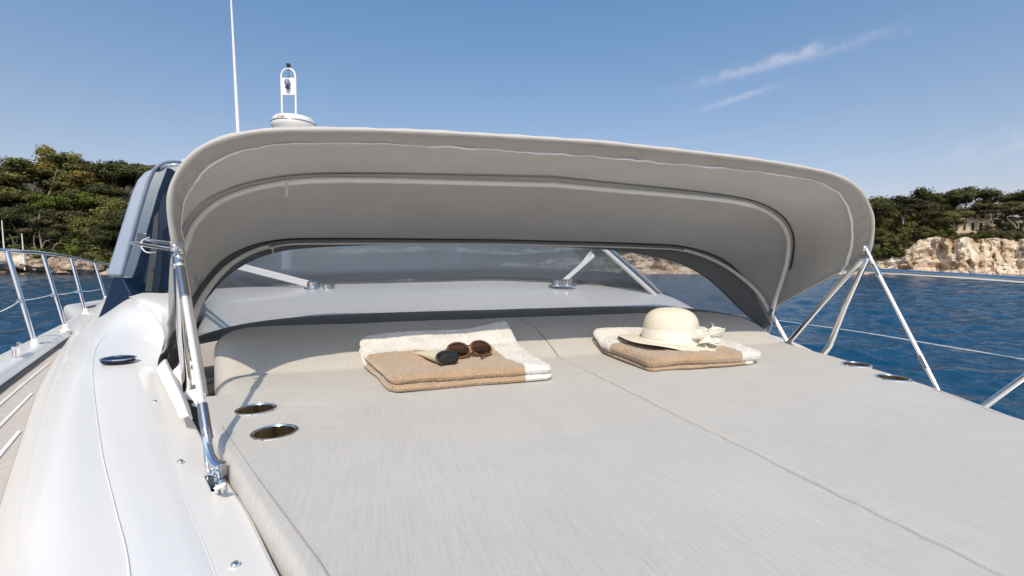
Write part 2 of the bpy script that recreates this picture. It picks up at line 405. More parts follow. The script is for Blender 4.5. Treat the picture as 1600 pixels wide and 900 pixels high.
# ------------------------------------------------------------------ SETTING: terrain
def interp(x, tab): return float(np.interp(x, [a for a, _ in tab], [b for _, b in tab]))
def PW(px, v, z):                      # point at pixel column px, depth v, height z
    q = CAM + (FH + RT * ((px - 800) / FPX)) * v
    return Vector((q.x, q.y, z))
def zat(py, v): return CAMZ + (418 - py) / FPX * v

def ground_left(px, v):
    s = max(0, v - 152)
    return -1.9 + min(s, 6) * .35 + max(0, s - 6) * .62 - max(0, s - 50) * .3
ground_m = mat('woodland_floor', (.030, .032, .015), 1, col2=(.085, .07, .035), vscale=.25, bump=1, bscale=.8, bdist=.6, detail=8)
def terrain(name, pxs, vs, fz, m, label, amp=1.0, frq=.08):
    rows = []
    for v in vs:
        r = []
        for px in pxs:
            p = PW(px, v, 0); r.append((p.x, p.y, fz(px, v) + amp * fnoise((p.x * frq, p.y * frq, 3.3), 5)))
        rows.append(r)
    o = MB().grid(rows).build(name, m); tag(o, label, None, None, 'structure'); return o
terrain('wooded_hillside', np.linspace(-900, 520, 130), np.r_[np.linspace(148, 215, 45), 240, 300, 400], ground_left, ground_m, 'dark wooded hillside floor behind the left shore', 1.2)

# cliff and rocks --------------------------------------------------
def rockmat(name, c1, c2, c3, sc=.5):
    m = bpy.data.materials.new(name); m.use_nodes = True; b = m.node_tree.nodes['Principled BSDF']; b.inputs['Roughness'].default_value = .95
    b.inputs['Specular IOR Level'].default_value = .1
    t = nd(m, 'ShaderNodeTexCoord'); mp = nd(m, 'ShaderNodeMapping'); mp.inputs['Scale'].default_value = (1, 1, .45); lk(m, t.outputs['Object'], mp.inputs[0])
    z = nd(m, 'ShaderNodeTexNoise'); z.inputs['Scale'].default_value = sc; z.inputs['Detail'].default_value = 9; z.inputs['Roughness'].default_value = .68; lk(m, mp.outputs[0], z.inputs['Vector'])
    r = nd(m, 'ShaderNodeValToRGB'); lk(m, z.outputs[0], r.inputs[0]); e = r.color_ramp.elements
    e[0].position = .33; e[0].color = (*c3, 1); e[1].position = .62; e[1].color = (*c1, 1); k = e.new(.46); k.color = (*c2, 1)
    lk(m, r.outputs[0], b.inputs['Base Color'])
    z2 = nd(m, 'ShaderNodeTexNoise'); z2.inputs['Scale'].default_value = sc * 2.2; z2.inputs['Detail'].default_value = 8; z2.inputs['Roughness'].default_value = .7; lk(m, mp.outputs[0], z2.inputs['Vector'])
    q = nd(m, 'ShaderNodeBump'); q.inputs['Strength'].default_value = 1; q.inputs['Distance'].default_value = .9; lk(m, z2.outputs[0], q.inputs['Height']); lk(m, q.outputs[0], b.inputs['Normal'])
    return m
lime_m = rockmat('pale_limestone', (.84, .76, .64), (.60, .45, .30), (.22, .15, .10), .30)
rock_m = rockmat('shore_rock', (.60, .50, .40), (.36, .25, .17), (.11, .08, .06), .6)
sand_m = mat('pale_sand', (.50, .38, .25), .95, var=.12, vscale=.6, bump=.4, bscale=2, bdist=.1)
CT = [(380, 398), (560, 392), (700, 388), (800, 395), (930, 384), (1130, 392), (1300, 398), (1370, 398), (1385, 392), (1400, 386), (1420, 388), (1432, 375), (1450, 372), (1475, 370), (1500, 371), (1550, 372), (1600, 371), (1800, 368), (2400, 372)]
CV = [(380, 168), (900, 160), (1300, 158), (1400, 154), (1500, 150), (1600, 146), (2000, 142), (2400, 150)]
def cliff():
    rows = []
    pxs = np.arange(380, 2300, 2.2)
    nh = 46
    for j in range(nh + 8):
        r = []
        for px in pxs:
            v0 = interp(px, CV); top = zat(interp(px, CT) + 4 * fnoise((px * .03, 0, 5), 3), v0)
            if j < nh:
                h = j / (nh - 1); z = -2.6 + (top + 2.6) * h
                lean = 3.2 * h ** 1.3
                dn = fnoise((px * .035, h * 1.3, .7), 6) * 3.6 + abs(fnoise((px * .012, h * .6, 9), 4)) * 4.6 + 1.0 * fnoise((px * .12, h * 9, 2), 4)
                # low ledge at the foot with undercut
                foot = 2.2 * max(0, 1 - h * 4) - 2.0 * math.exp(-((h - .22) / .09) ** 2) * max(0, fnoise((px * .02, 3, 1), 2) + .35)
                v = v0 + lean + dn - foot
            else:
                g = (j - nh + 1); z = top + g * .25 + .5 * fnoise((px * .05, g, 2), 3); v = v0 + 3.2 + abs(fnoise((px * .012, .6, 9), 4)) * 4 + g * 3.5
            q = PW(px, v, z); r.append(q)
        rows.append(r)
    o = MB().grid(rows).build('cliff', lime_m, angle=28); tag(o, 'pale limestone cliff rising from the water on the right', None, None, 'structure')
cliff()
def cliff_top(px, v):
    v0 = interp(px, CV)
    return zat(interp(px, CT), v0) - 1.2 + max(0, v - v0) * .12
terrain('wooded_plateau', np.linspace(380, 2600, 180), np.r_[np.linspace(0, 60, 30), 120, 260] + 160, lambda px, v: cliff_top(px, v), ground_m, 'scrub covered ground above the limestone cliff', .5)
# beach and foreshore on the left
def beach_z(px, v):
    return -2.2 + (v - 146) * .42
terrain('beach', np.linspace(108, 330, 40), np.linspace(144, 163, 14), lambda px, v: beach_z(px, v) + .5 * max(0, (px - 130) / 60), sand_m, 'small sandy beach below the wooded hillside', .35, .2)
def foreshore():
    rows = []
    for j in range(26):
        r = []
        for px in np.arange(-700, 150, 1.6):
            h = j / 25; v = 145 + 12 * h + 1.2 * fnoise((px * .05, h * 4, 1), 4)
            prof = math.sin(min(1, h * 1.4) * math.pi / 2)
            z = -2.6 + prof * (3.6 + 2.4 * fnoise((px * .035, h * 2.5, 8), 5) + 1.2 * fnoise((px * .16, h * 8, 8), 3))
            r.append(PW(px, v, z))
        rows.append(r)
    o = MB().grid(rows).build('foreshore', rock_m, angle=28); tag(o, 'brown rocky foreshore at the waterline on the left', None, None, 'structure')
foreshore()
def boulder(px, py, wpx, hpx, v, seed, label, m=rock_m):
    b = MB(); c = P(px, py, v=v); r = wpx / 2 / FPX * v; k = hpx / wpx
    rows = []
    n = 12
    for i in range(n + 1):
        a = math.pi * i / n; row = []
        for j in range(2 * n):
            q = math.pi * j / n; d = Vector((math.sin(a) * math.cos(q), math.sin(a) * math.sin(q), math.cos(a)))
            s = r * (1 + .5 * fnoise(d * 1.4 + Vector((seed, 0, 0)), 4)); row.append(c + Vector((d.x * s, d.y * s, d.z * s * k * 1.3)))
        rows.append(row)
    b.grid(rows, closed_u=True); o = b.build('boulder', m, angle=30); tag(o, label, 'rock', 'boulders at the water edge')
boulder(20, 408, 52, 22, 147, 1, 'large whitish boulder behind the tall white pole on the left shore', lime_m)
boulder(62, 414, 40, 15, 147, 2, 'low brown boulder between the second and third railing posts')
boulder(95, 413, 34, 16, 146.5, 3, 'pinkish boulder right of the third railing post')
boulder(128, 418, 40, 17, 146, 4, 'dark brown flat boulder at the foot of the small beach')
boulder(100, 424, 30, 8, 145, 5, 'flattest boulder awash at the left waterline')

# ------------------------------------------------------------------ trees
def leafmat(name, c1, c2):
    m = bpy.data.materials.new(name); m.use_nodes = True; n = m.node_tree.nodes; b = n['Principled BSDF']; b.inputs['Roughness'].default_value = .7
    b.inputs['Specular IOR Level'].default_value = .2
    g = nd(m, 'ShaderNodeNewGeometry'); oi = nd(m, 'ShaderNodeObjectInfo'); t = nd(m, 'ShaderNodeTexCoord')
    z = nd(m, 'ShaderNodeTexNoise'); z.inputs['Scale'].default_value = 5; z.inputs['Detail'].default_value = 3; lk(m, t.outputs['Object'], z.inputs['Vector'])
    a = nd(m, 'ShaderNodeMath'); a.operation = 'MULTIPLY'; a.inputs[1].default_value = .5; lk(m, g.outputs['Random Per Island'], a.inputs[0])
    c = nd(m, 'ShaderNodeMath'); c.operation = 'MULTIPLY_ADD'; c.inputs[1].default_value = .7; lk(m, z.outputs[0], c.inputs[0]); lk(m, a.outputs[0], c.inputs[2])
    r = nd(m, 'ShaderNodeValToRGB'); lk(m, c.outputs[0], r.inputs[0]); r.color_ramp.elements[0].position = .3; r.color_ramp.elements[1].position = .9
    r.color_ramp.elements[0].color = (*c1, 1); r.color_ramp.elements[1].color = (*c2, 1)
    h = nd(m, 'ShaderNodeHueSaturation'); mr = nd(m, 'ShaderNodeMapRange'); mr.inputs['To Min'].default_value = .65; mr.inputs['To Max'].default_value = 1.4
    lk(m, oi.outputs['Random'], mr.inputs[0]); lk(m, mr.outputs[0], h.inputs['Value']); lk(m, r.outputs[0], h.inputs['Color']); lk(m, h.outputs[0], b.inputs['Base Color'])
    ts = nd(m, 'ShaderNodeBsdfTranslucent'); lk(m, h.outputs[0], ts.inputs[0])
    ms = nd(m, 'ShaderNodeMixShader'); ms.inputs[0].default_value = .25
    lk(m, b.outputs[0], ms.inputs[1]); lk(m, ts.outputs[0], ms.inputs[2]); lk(m, ms.outputs[0], n['Material Output'].inputs[0])
    return m
leaf = {'dark': leafmat('dark_pine_needles', (.020, .025, .010), (.138, .138, .044)),
        'olive': leafmat('olive_foliage', (.036, .044, .012), (.21, .19, .055)),
        'gold': leafmat('golden_foliage', (.07, .07, .015), (.30, .22, .05)),
        'bright': leafmat('bright_green_foliage', (.025, .045, .008), (.11, .13, .02)),
        'grey': leafmat('grey_brown_foliage', (.04, .038, .018), (.14, .115, .055))}
bark_m = mat('pale_bark', (.22, .18, .14), .9, var=.3, vscale=6, bump=.6, bscale=12, bdist=.05)
bark_d = mat('dark_bark', (.07, .05, .04), .9, var=.3, vscale=6, bump=.6, bscale=12, bdist=.05)

def crown_mesh(seed, kind, nleaf, leafs):
    """unit-height tree crown: clumps of leaf quads; returns (verts, faces, clump centres)"""
    rng = np.random.RandomState(seed); cl = []
    if kind == 'umbrella':
        for i in range(19):
            a = rng.uniform(0, 6.28); r = .36 * math.sqrt(rng.uniform(0, 1)); cl.append((r * math.cos(a), r * math.sin(a), .80 - .35 * r * r / .13 * .36 + rng.uniform(-.07, .09), rng.uniform(.09, .15), .62))
    elif kind == 'round':
        for i in range(20):
            u = rng.normal(size=3); u /= np.linalg.norm(u); s = rng.uniform(.35, 1)
            cl.append((u[0] * .32 * s, u[1] * .32 * s, .60 + u[2] * .34 * s, rng.uniform(.10, .16), .8))
    elif kind == 'layered':
        for i in range(24):
            h = rng.uniform(.28, .98); R_ = .36 * math.sin(min(1, (1.08 - h) / .6) * math.pi / 2) + .03; a = rng.uniform(0, 6.28); r = R_ * rng.uniform(.3, 1)
            cl.append((r * math.cos(a), r * math.sin(a), h - .05, rng.uniform(.08, .14), .5))
    elif kind == 'shrub':
        for i in range(22):
            u = rng.normal(size=3); u /= np.linalg.norm(u); s = rng.uniform(.3, 1)
            cl.append((u[0] * .62 * s, u[1] * .62 * s, .38 + u[2] * .42 * s, rng.uniform(.2, .32), .8))
    elif kind == 'sparse':
        for i in range(16):
            a = rng.uniform(0, 6.28); r = .34 * math.sqrt(rng.uniform(0, 1)); cl.append((r * math.cos(a), r * math.sin(a), rng.uniform(.55, .92), rng.uniform(.07, .12), .55))
    per = nleaf // len(cl); vs = []
    for (x, y, z, r, fl) in cl:
        d = rng.normal(size=(per, 3)); d /= np.linalg.norm(d, axis=1)[:, None]
        rad = r * rng.uniform(.45, 1.12, per)[:, None] * (1 + .25 * np.sin(d[:, :1] * 7 + seed) * np.cos(d[:, 1:2] * 6))
        c = np.array([x, y, z]) + d * rad * np.array([1, 1, fl])
        nn = d * 1.3 + rng.normal(size=(per, 3)) * .45 + np.array([0, 0, .35]); nn /= np.linalg.norm(nn, axis=1)[:, None]
        t = np.cross(nn, rng.normal(size=(per, 3))); t /= np.linalg.norm(t, axis=1)[:, None]; bb = np.cross(nn, t)
        s = leafs * rng.uniform(.6, 1.4, per)[:, None]
        q = np.stack([c - t * s - bb * s * .6, c + t * s - bb * s * .5, c + t * s * .8 + bb * s * .6, c - t * s * .9 + bb * s * .5], 1)
        vs.append(q.reshape(-1, 3))
        # inner core so the clump is not see-through
        n = 6
    V = np.concatenate(vs); F = np.arange(len(V)).reshape(-1, 4)
    return V, F, cl
TREEKIND = {}
def tree_kind(key, seed, kind, leafkey, bark, nleaf=3600, leafs=.016):
    V, F, cl = crown_mesh(seed, kind, nleaf, leafs)
    b = MB(); b.v = [tuple(x) for x in V]; b.f = [tuple(int(i) for i in x) for x in F]; b.m = [0] * len(F)
    # dark inner cores
    for (x, y, z, r, fl) in cl: b.sphere((x, y, z), r * .62, 4, (1, 1, fl))
    crown = bpy.data.meshes.new('crown'); crown.from_pydata(b.v, [], b.f); crown.materials.append(leaf[leafkey]); crown.update()
    t = MB(); rng = random.Random(seed)
    if kind != 'shrub':
        fork = rng.uniform(.3, .42); bx, by = rng.uniform(-.06, .06), rng.uniform(-.05, .05)
        t.tube(cr([(0, 0, -.12), (bx * .3, by, .1), (bx, by, fork)], 5), list(np.linspace(.026, .017, 11)), 8)
        for (x, y, z, r, fl) in cl[::3]:
            mid = Vector((bx + (x - bx) * .45 + rng.uniform(-.04, .04), by + (y - by) * .45, fork + (z - fork) * .35))
            t.tube(cr([(bx, by, fork - .02), mid, (x, y, z - r * .2)], 5), list(np.linspace(.013, .003, 11)), 6)
    else:
        for (x, y, z, r, fl) in cl[::5]: t.tube([(x * .1, y * .1, -.1), (x * .6, y * .6, z)], [.03, .012], 6)
    tr = bpy.data.meshes.new('trunk'); tr.from_pydata(t.v, [], t.f); tr.materials.append(bark); tr.polygons.foreach_set('use_smooth', [True] * len(tr.polygons)); tr.update()
    TREEKIND[key] = (crown, tr)
for k, (kd, lf, bk) in {'pine_a': ('umbrella', 'dark', bark_m), 'pine_b': ('umbrella', 'olive', bark_m), 'pine_c': ('layered', 'dark', bark_d),
                        'pine_d': ('layered', 'olive', bark_m), 'oak_a': ('round', 'dark', bark_d), 'oak_b': ('round', 'olive', bark_d),
                        'gold': ('sparse', 'gold', bark_m), 'goldr': ('round', 'gold', bark_m), 'bright': ('umbrella', 'bright', bark_d), 'grey': ('sparse', 'grey', bark_m),
                        'shrub_a': ('shrub', 'olive', bark_d), 'shrub_b': ('shrub', 'dark', bark_d), 'shrub_c': ('shrub', 'bright', bark_d), 'shrub_d': ('shrub', 'grey', bark_d)}.items():
    s = kd == 'shrub'
    tree_kind(k, sum(ord(c) * (i + 3) for i, c in enumerate(k)), kd, lf, bk, 3000 if s else (9500 if kd != 'sparse' else 4500), .030 if s else .0115)
def plant(name, key, px, v, ztop, zbase, wf, label, cat, group, rz, tilt=0):
    base = PW(px, v, zbase); h = (ztop - zbase) / .97
    r = thing(name, label, cat, base, group); r.rotation_euler = (0, tilt, rz); r.scale = (h * wf, h * wf, h)
    for nm, me in zip(('crown', 'trunk'), TREEKIND[key]):
        o = bpy.data.objects.new(nm, me); SC.collection.objects.link(o); o.parent = r
    return r
rr = random.Random(11)
LT = [  # px, top y, depth, kind, width factor, label
 (-60, 262, 176, 'oak_a', 1.1, 'broad dark green tree at the far left end of the wooded shore'),
 (-20, 256, 186, 'oak_b', 1.2, 'olive green tree cut by the left picture edge, behind the front pines'),
 (10, 262, 182, 'oak_a', 1.0, 'dark rounded tree with the lowest top at the far left skyline'),
 (12, 300, 168, 'pine_c', 1.3, 'dark layered pine low at the left edge above the first railing post'),
 (78, 238, 176, 'pine_d', 1.25, 'tall full olive pine left of the golden tree, its pale trunk showing below'),
 (44, 262, 180, 'pine_c', 1.1, 'dark pine on the slope just left of the tall olive pine'),
 (108, 232, 192, 'goldr', .95, 'tallest golden green tree on the skyline of the left shore'),
 (128, 250, 186, 'oak_b', .9, 'olive tree tucked against the right side of the golden tree'),
 (143, 272, 178, 'gold', .9, 'small golden yellow tree halfway up the slope'),
 (155, 252, 196, 'oak_a', .9, 'dark round topped tree right of the golden tree on the skyline'),
 (182, 250, 190, 'pine_a', 1.1, 'dark flat topped pine on the skyline left of the boat pillar'),
 (208, 252, 188, 'pine_a', 1.1, 'flat topped dark pine touching the silver windscreen pillar on the skyline'),
 (232, 258, 192, 'pine_b', 1.1, 'olive flat topped pine hidden mostly by the silver windscreen pillar'),
 (122, 294, 170, 'bright', 1.15, 'bright green umbrella pine in the middle of the slope'),
 (165, 288, 176, 'pine_c', 1.2, 'dark layered pine on the slope below the flat topped skyline pines'),
 (188, 300, 170, 'oak_b', 1.1, 'olive bushy tree on the slope beside the silver pillar'),
 (215, 310, 168, 'oak_a', 1.2, 'dark bushy tree on the slope behind the silver pillar'),
 (30, 322, 162, 'pine_c', 1.5, 'dark pine low above the two white poles'),
 (62, 318, 163, 'pine_a', 1.3, 'dark umbrella pine with pale leaning trunk above the second railing post'),
 (92, 330, 160, 'grey', 1.5, 'thin grey brown pine with bent pale branches at the shore'),
 (112, 342, 160, 'oak_a', 1.4, 'low dark tree in the shade behind the bent pale pine'),
 (140, 330, 162, 'oak_b', 1.3, 'leafy green tree just above the sandy beach'),
 (165, 350, 160, 'oak_a', 1.3, 'low dark tree right of the sandy beach beside the pillar'),
 (-20, 330, 160, 'oak_a', 1.4, 'low dark tree at the far left shore edge'),
 (192, 345, 160, 'pine_c', 1.3, 'dark low pine at the beach end behind the silver pillar'),
]
for px, ty, v, k, wf, lab in LT:
    g = ground_left(px, v)
    if ty > 285: g = min(g, 6 if v < 165 else g)
    nm = 'pine_tree' if 'pine' in k or k in ('bright', 'grey') else 'tree'
    plant(nm, k, px, v, zat(ty, v), g - .3, wf, lab, 'tree', 'trees of the left shore', rr.uniform(0, 6.28))
LS = [(4, 375, 155, 'shrub_a', 'olive bush behind the tall white pole'), (30, 380, 154, 'shrub_b', 'dark bush between the two white poles'), (56, 378, 154, 'shrub_b', 'dark bush right of the shorter white pole'),
      (80, 384, 154, 'shrub_a', 'olive bush above the brown boulders, left of the beach'), (103, 384, 154, 'shrub_b', 'low dark bush next to the left side of the beach'), (122, 372, 156, 'shrub_c', 'brighter green bush above the left part of the beach'),
      (142, 376, 156, 'shrub_a', 'broad leafy bush hanging over the middle of the beach'), (160, 380, 157, 'shrub_b', 'dark bush above the right part of the beach'), (178, 386, 156, 'shrub_a', 'olive bush where the beach meets the windscreen pillar'), (-18, 384, 155, 'shrub_b', 'dark bush at the very left edge of the shore')]
for px, ty, v, k, lab in LS:
    g = ground_left(px, v) + .2; plant('shrub', k, px, v, zat(ty, v) + .5, g - 1, 1.0, lab, 'bush', 'bushes along the left shore', rr.uniform(0, 6.28))
RT_ = [
 (1352, 304, 168, 'oak_a', 1.3, 'dark tree just behind the right end of the canopy'),
 (1378, 300, 170, 'oak_b', 1.2, 'rounded olive tree nearest the canopy on the right skyline'),
 (1396, 315, 176, 'pine_c', 1.2, 'dark pine between the two tall round trees right of the canopy'),
 (1412, 304, 163, 'grey', 1.35, 'thin grey brown tree with a pale forked trunk above the cliff'),
 (1428, 292, 172, 'oak_a', 1.0, 'tallest dark bushy tree left of the villa on the right shore'),
 (1446, 306, 174, 'pine_d', 1.2, 'full olive pine right of the tallest bushy tree'),
 (1460, 319, 172, 'pine_c', 1.2, 'lower dark pine just left of the big umbrella pine'),
 (1484, 326, 162, 'pine_b', 1.2, 'olive pine in front of the left side of the villa'),
 (1495, 291, 172, 'pine_a', 1.15, 'big umbrella pine rising above the villa roof'),
 (1520, 320, 184, 'oak_b', 1.2, 'olive tree behind the villa roof'),
 (1541, 307, 165, 'grey', 1.5, 'thin grey brown tree right of the villa roof'),
 (1558, 315, 170, 'pine_b', 1.4, 'wide olive pine right of the villa'),
 (1578, 325, 172, 'pine_c', 1.3, 'dark layered pine left of the tall pine at the picture edge'),
 (1596, 322, 163, 'grey', 1.4, 'grey brown tree with leaning pale trunk near the right picture edge'),
 (1602, 292, 182, 'pine_a', 1.3, 'tall umbrella pine cut by the right picture edge'),
 (1625, 318, 176, 'oak_a', 1.3, 'dark tree beyond the right picture edge'),
 (1655, 312, 176, 'pine_a', 1.3, 'umbrella pine beyond the right picture edge'),
 (1440, 330, 164, 'oak_a', 1.2, 'low dark tree behind the grey green cliff top bush'),
 (1464, 336, 164, 'oak_b', 1.1, 'low olive tree left of the villa terrace'),
 (1572, 338, 163, 'oak_a', 1.2, 'low dark tree right of the villa terrace'),
 (1386, 330, 164, 'oak_b', 1.3, 'low olive tree right beside the canopy rim'),
 (1540, 352, 162, 'grey', 1.6, 'low brown thin tree in front of the villa wall'),
]
for px, ty, v, k, wf, lab in RT_:
    g = cliff_top(px, v); nm = 'pine_tree' if 'pine' in k or k == 'grey' else 'tree'
    plant(nm, k, px, v, zat(ty, v), g - .4, wf, lab, 'tree', 'trees above the right cliff', rr.uniform(0, 6.28))
RS = [(1350, 372, 160, 'shrub_a', 4.5), (1368, 352, 160, 'shrub_b', 6), (1384, 362, 158, 'shrub_a', 5), (1398, 358, 159, 'shrub_a', 5), (1410, 372, 157, 'shrub_b', 5), (1424, 356, 160, 'shrub_d', 4.5), (1437, 350, 160, 'shrub_b', 4.5),
      (1447, 345, 163, 'shrub_d', 5), (1461, 358, 160, 'shrub_c', 3.6), (1476, 356, 159, 'shrub_c', 3.8), (1492, 361, 157, 'shrub_a', 3.4), (1506, 362, 156, 'shrub_d', 3.2), (1520, 360, 156, 'shrub_a', 3.5), (1535, 359, 155, 'shrub_c', 3.2),
      (1549, 360, 155, 'shrub_d', 3.4), (1563, 358, 154, 'shrub_d', 3.6), (1578, 357, 153, 'shrub_a', 3.7), (1594, 359, 152, 'shrub_d', 3.4), (1610, 358, 151, 'shrub_a', 3.6), (1376, 385, 157, 'shrub_c', 4), (1392, 382, 156, 'shrub_b', 4.6), (1405, 384, 156, 'shrub_a', 4)]
WHERE = ['just behind the canopy rim', 'tall, beside the canopy rim', 'second row right of the canopy rim', 'high on the slope right of the canopy rim', 'hanging over the pale rock step', 'greyish, at the top of the rock step', 'dark, left of the grey green round bush',
         'round and grey green, below the forked tree', 'yellow green, left of the villa garden', 'yellow green, wide, in front of the villa garden', 'olive, below the left corner of the villa', 'brownish, below the villa wall', 'olive, below the middle of the villa', 'bright green, hanging over the cliff edge under the villa',
         'brownish, right of the villa wall', 'brown, on the cliff edge near the leaning tree', 'olive, below the dark layered pine', 'brownish, last before the right picture edge', 'olive, cut by the right picture edge', 'bright green, low on the slope at the canopy', 'dark, lowest on the slope left of the cliff', 'olive, at the left foot of the cliff']
for i, (px, ty, v, k, hh) in enumerate(RS):
    zt = zat(ty, v); plant('shrub', k, px, v, zt, zt - hh, 1.1, 'clifftop bush ' + WHERE[i], 'bush', 'bushes on the right cliff top', rr.uniform(0, 6.28))

bpy.context.view_layer.update()
TREES = {o['label']: o for o in SC.objects if o.get('category') == 'tree'}
def limb(lab, lines, m=bark_m):
    root = [o for l_, o in TREES.items() if lab in l_][0]
    for v, pts, r0, r1 in lines:
      b = MB(); q = cr([P(x, y, v=v) for x, y in pts], 5); b.tube(q, list(np.linspace(r0 * .62, r1 * .55, len(q))), 7)
      o = b.build('branch', m, None); o.parent = root; o.matrix_parent_inverse = root.matrix_world.inverted()
pale_b = mat('bare_pale_bark', (.30, .26, .21), .9, var=.2, vscale=3)  # paler bark for the bare trunks and branches
limb('pale leaning trunk above the second', [(155, [(65, 411), (66, 392), (63, 372), (60, 352), (62, 335)], .55, .3), (155, [(67, 385), (70, 378), (78, 375), (86, 374)], .3, .15), (155, [(60, 402), (56, 390), (53, 378), (54, 366)], .32, .2)], pale_b)
limb('bent pale branches', [(154, [(84, 411), (84, 398), (83, 388), (88, 381), (97, 380), (107, 384)], .34, .16), (154.5, [(21, 394), (22, 384), (18, 372), (14, 366)], .25, .12), (154.5, [(22, 384), (27, 376)], .16, .1)], pale_b)
limb('pale forked trunk', [(157, [(1411, 350), (1410, 342), (1407, 335), (1404, 330)], .42, .2), (157, [(1411, 349), (1413, 336), (1420, 328), (1426, 322)], .42, .15)], pale_b)
limb('leaning pale trunk near the right', [(155, [(1588, 357), (1584, 350), (1578, 345), (1573, 341)], .36, .15), (155, [(1591, 357), (1591, 350), (1587, 344)], .3, .15)], pale_b)

# villa on the right shore
def villa():
    wl = mat('cream_render', (.55, .47, .33), .9, var=.08, vscale=.5); rf = mat('pale_roof_tile', (.42, .31, .21), .9, var=.15, vscale=2)
    gl = mat('villa_pane', (.03, .035, .04), .2)
    v0 = 168; b0 = PW(1515, v0, cliff_top(1515, v0))
    t = thing('villa', 'cream villa with tan roof half hidden by pines above the right cliff', 'house', b0)
    def blk(x0, x1, y0, y1, va, dep):
        z0, z1 = zat(y1, va), zat(y0, va); a, c = PW(x0, va, z0), PW(x1, va, z0)
        return a, c, z0, z1
    for (x0, x1, y0, y1, va) in ((1484, 1560, 343, 366, 168), (1500, 1524, 328, 346, 171), (1524, 1548, 333, 346, 171.5)):
        a, c, z0, z1 = blk(x0, x1, y0, y1, va, 8); d = (c - a).normalized(); n_ = Vector((-d.y, d.x, 0))
        if n_.dot(FH) < 0: n_ = -n_
        L_ = (c - a).length
        wa = MB().box((a + c) / 2 + n_ * 4 + Vector((0, 0, (z1 - z0) / 2)), L_ / 2, 4, (z1 - z0) / 2, d, n_).build('wall', wl, t)
        m_ = (a + c) / 2 + n_ * 4 + Vector((0, 0, z1 - z0 + .03))
        r = MB(); hx, hy = L_ / 2 + .5, 4.5
        base = [m_ + d * sx * hx + n_ * sy * hy for sx, sy in ((-1, -1), (1, -1), (1, 1), (-1, 1))]
        ridge = [m_ + d * sx * hx * .5 + Vector((0, 0, 1.5)) for sx in (-1, 1)]
        if y0 != 343: r.add(base + ridge, [(0, 1, 5, 4), (1, 2, 5), (2, 3, 4, 5), (3, 0, 4), (3, 2, 1, 0)]).build('roof', rf, t)
        else: r.box(m_ + Vector((0, 0, .15)), hx, hy, .15, d, n_).build('roof', rf, t)
        k = max(2, int(L_ / 3))
        for i in range(k):
            c0 = a + d * L_ * (i + .5) / k - n_ * .05 + Vector((0, 0, (z1 - z0) * .5))
            w_ = MB().box(c0, .62, .06, (z1 - z0) * .27, d, n_).build('window', wl, t)
            MB().box(c0 - n_ * .06, .5, .03, (z1 - z0) * .27 - .12, d, n_).build('pane', gl, w_)
villa()
# two white poles on the left shore
for (px, y0, y1, lab) in ((9, 345, 404, 'taller white pole standing on the left shore rocks'), (39, 365, 410, 'shorter white pole standing on the left shore rocks')):
    v = 143.5; a = PW(px + .6, v, zat(y1 + 12, v)); b_ = PW(px - 1.5, v, zat(y0, v))
    o = MB().tube([a, (a + b_) / 2, b_], [.22, .19, .13], 8).build('mooring_pole', white_pl); tag(o, lab, 'pole', 'white poles on the shore')

# ------------------------------------------------------------------ YACHT
XC = 0.777
yacht = thing('motor_yacht', 'white motor yacht foredeck with dark windscreen, seen from the bow looking aft', 'yacht', (XC, 3.0, WZ))
def crc(pts, n=6):
    """centripetal Catmull-Rom, no overshoot on uneven spacing"""
    p = [Vector(x) for x in pts]; p = [p[0] * 2 - p[1]] + p + [p[-1] * 2 - p[-2]]; res = []
    for i in range(1, len(p) - 2):
        P0, P1, P2, P3 = p[i - 1:i + 3]; t0 = 0; t1 = t0 + max(1e-5, (P1 - P0).length ** .5); t2 = t1 + max(1e-5, (P2 - P1).length ** .5); t3 = t2 + max(1e-5, (P3 - P2).length ** .5)
        for j in range(n):
            t = t1 + (t2 - t1) * j / n
            A1 = P0 * ((t1 - t) / (t1 - t0)) + P1 * ((t - t0) / (t1 - t0)); A2 = P1 * ((t2 - t) / (t2 - t1)) + P2 * ((t - t1) / (t2 - t1)); A3 = P2 * ((t3 - t) / (t3 - t2)) + P3 * ((t - t2) / (t3 - t2))
            B1 = A1 * ((t2 - t) / (t2 - t0)) + A2 * ((t - t0) / (t2 - t0)); B2 = A2 * ((t3 - t) / (t3 - t1)) + A3 * ((t - t1) / (t3 - t1))
            res.append(B1 * ((t2 - t) / (t2 - t1)) + B2 * ((t - t1) / (t2 - t1)))
    res.append(p[-2]); return res
def smoothrows(rows, n=6, m=6):
    a = [cr(r, m) for r in rows]; cols = [crc([r[j] for r in a], n) for j in range(len(a[0]))]
    return [[cols[j][i] for j in range(len(cols))] for i in range(len(cols[0]))]

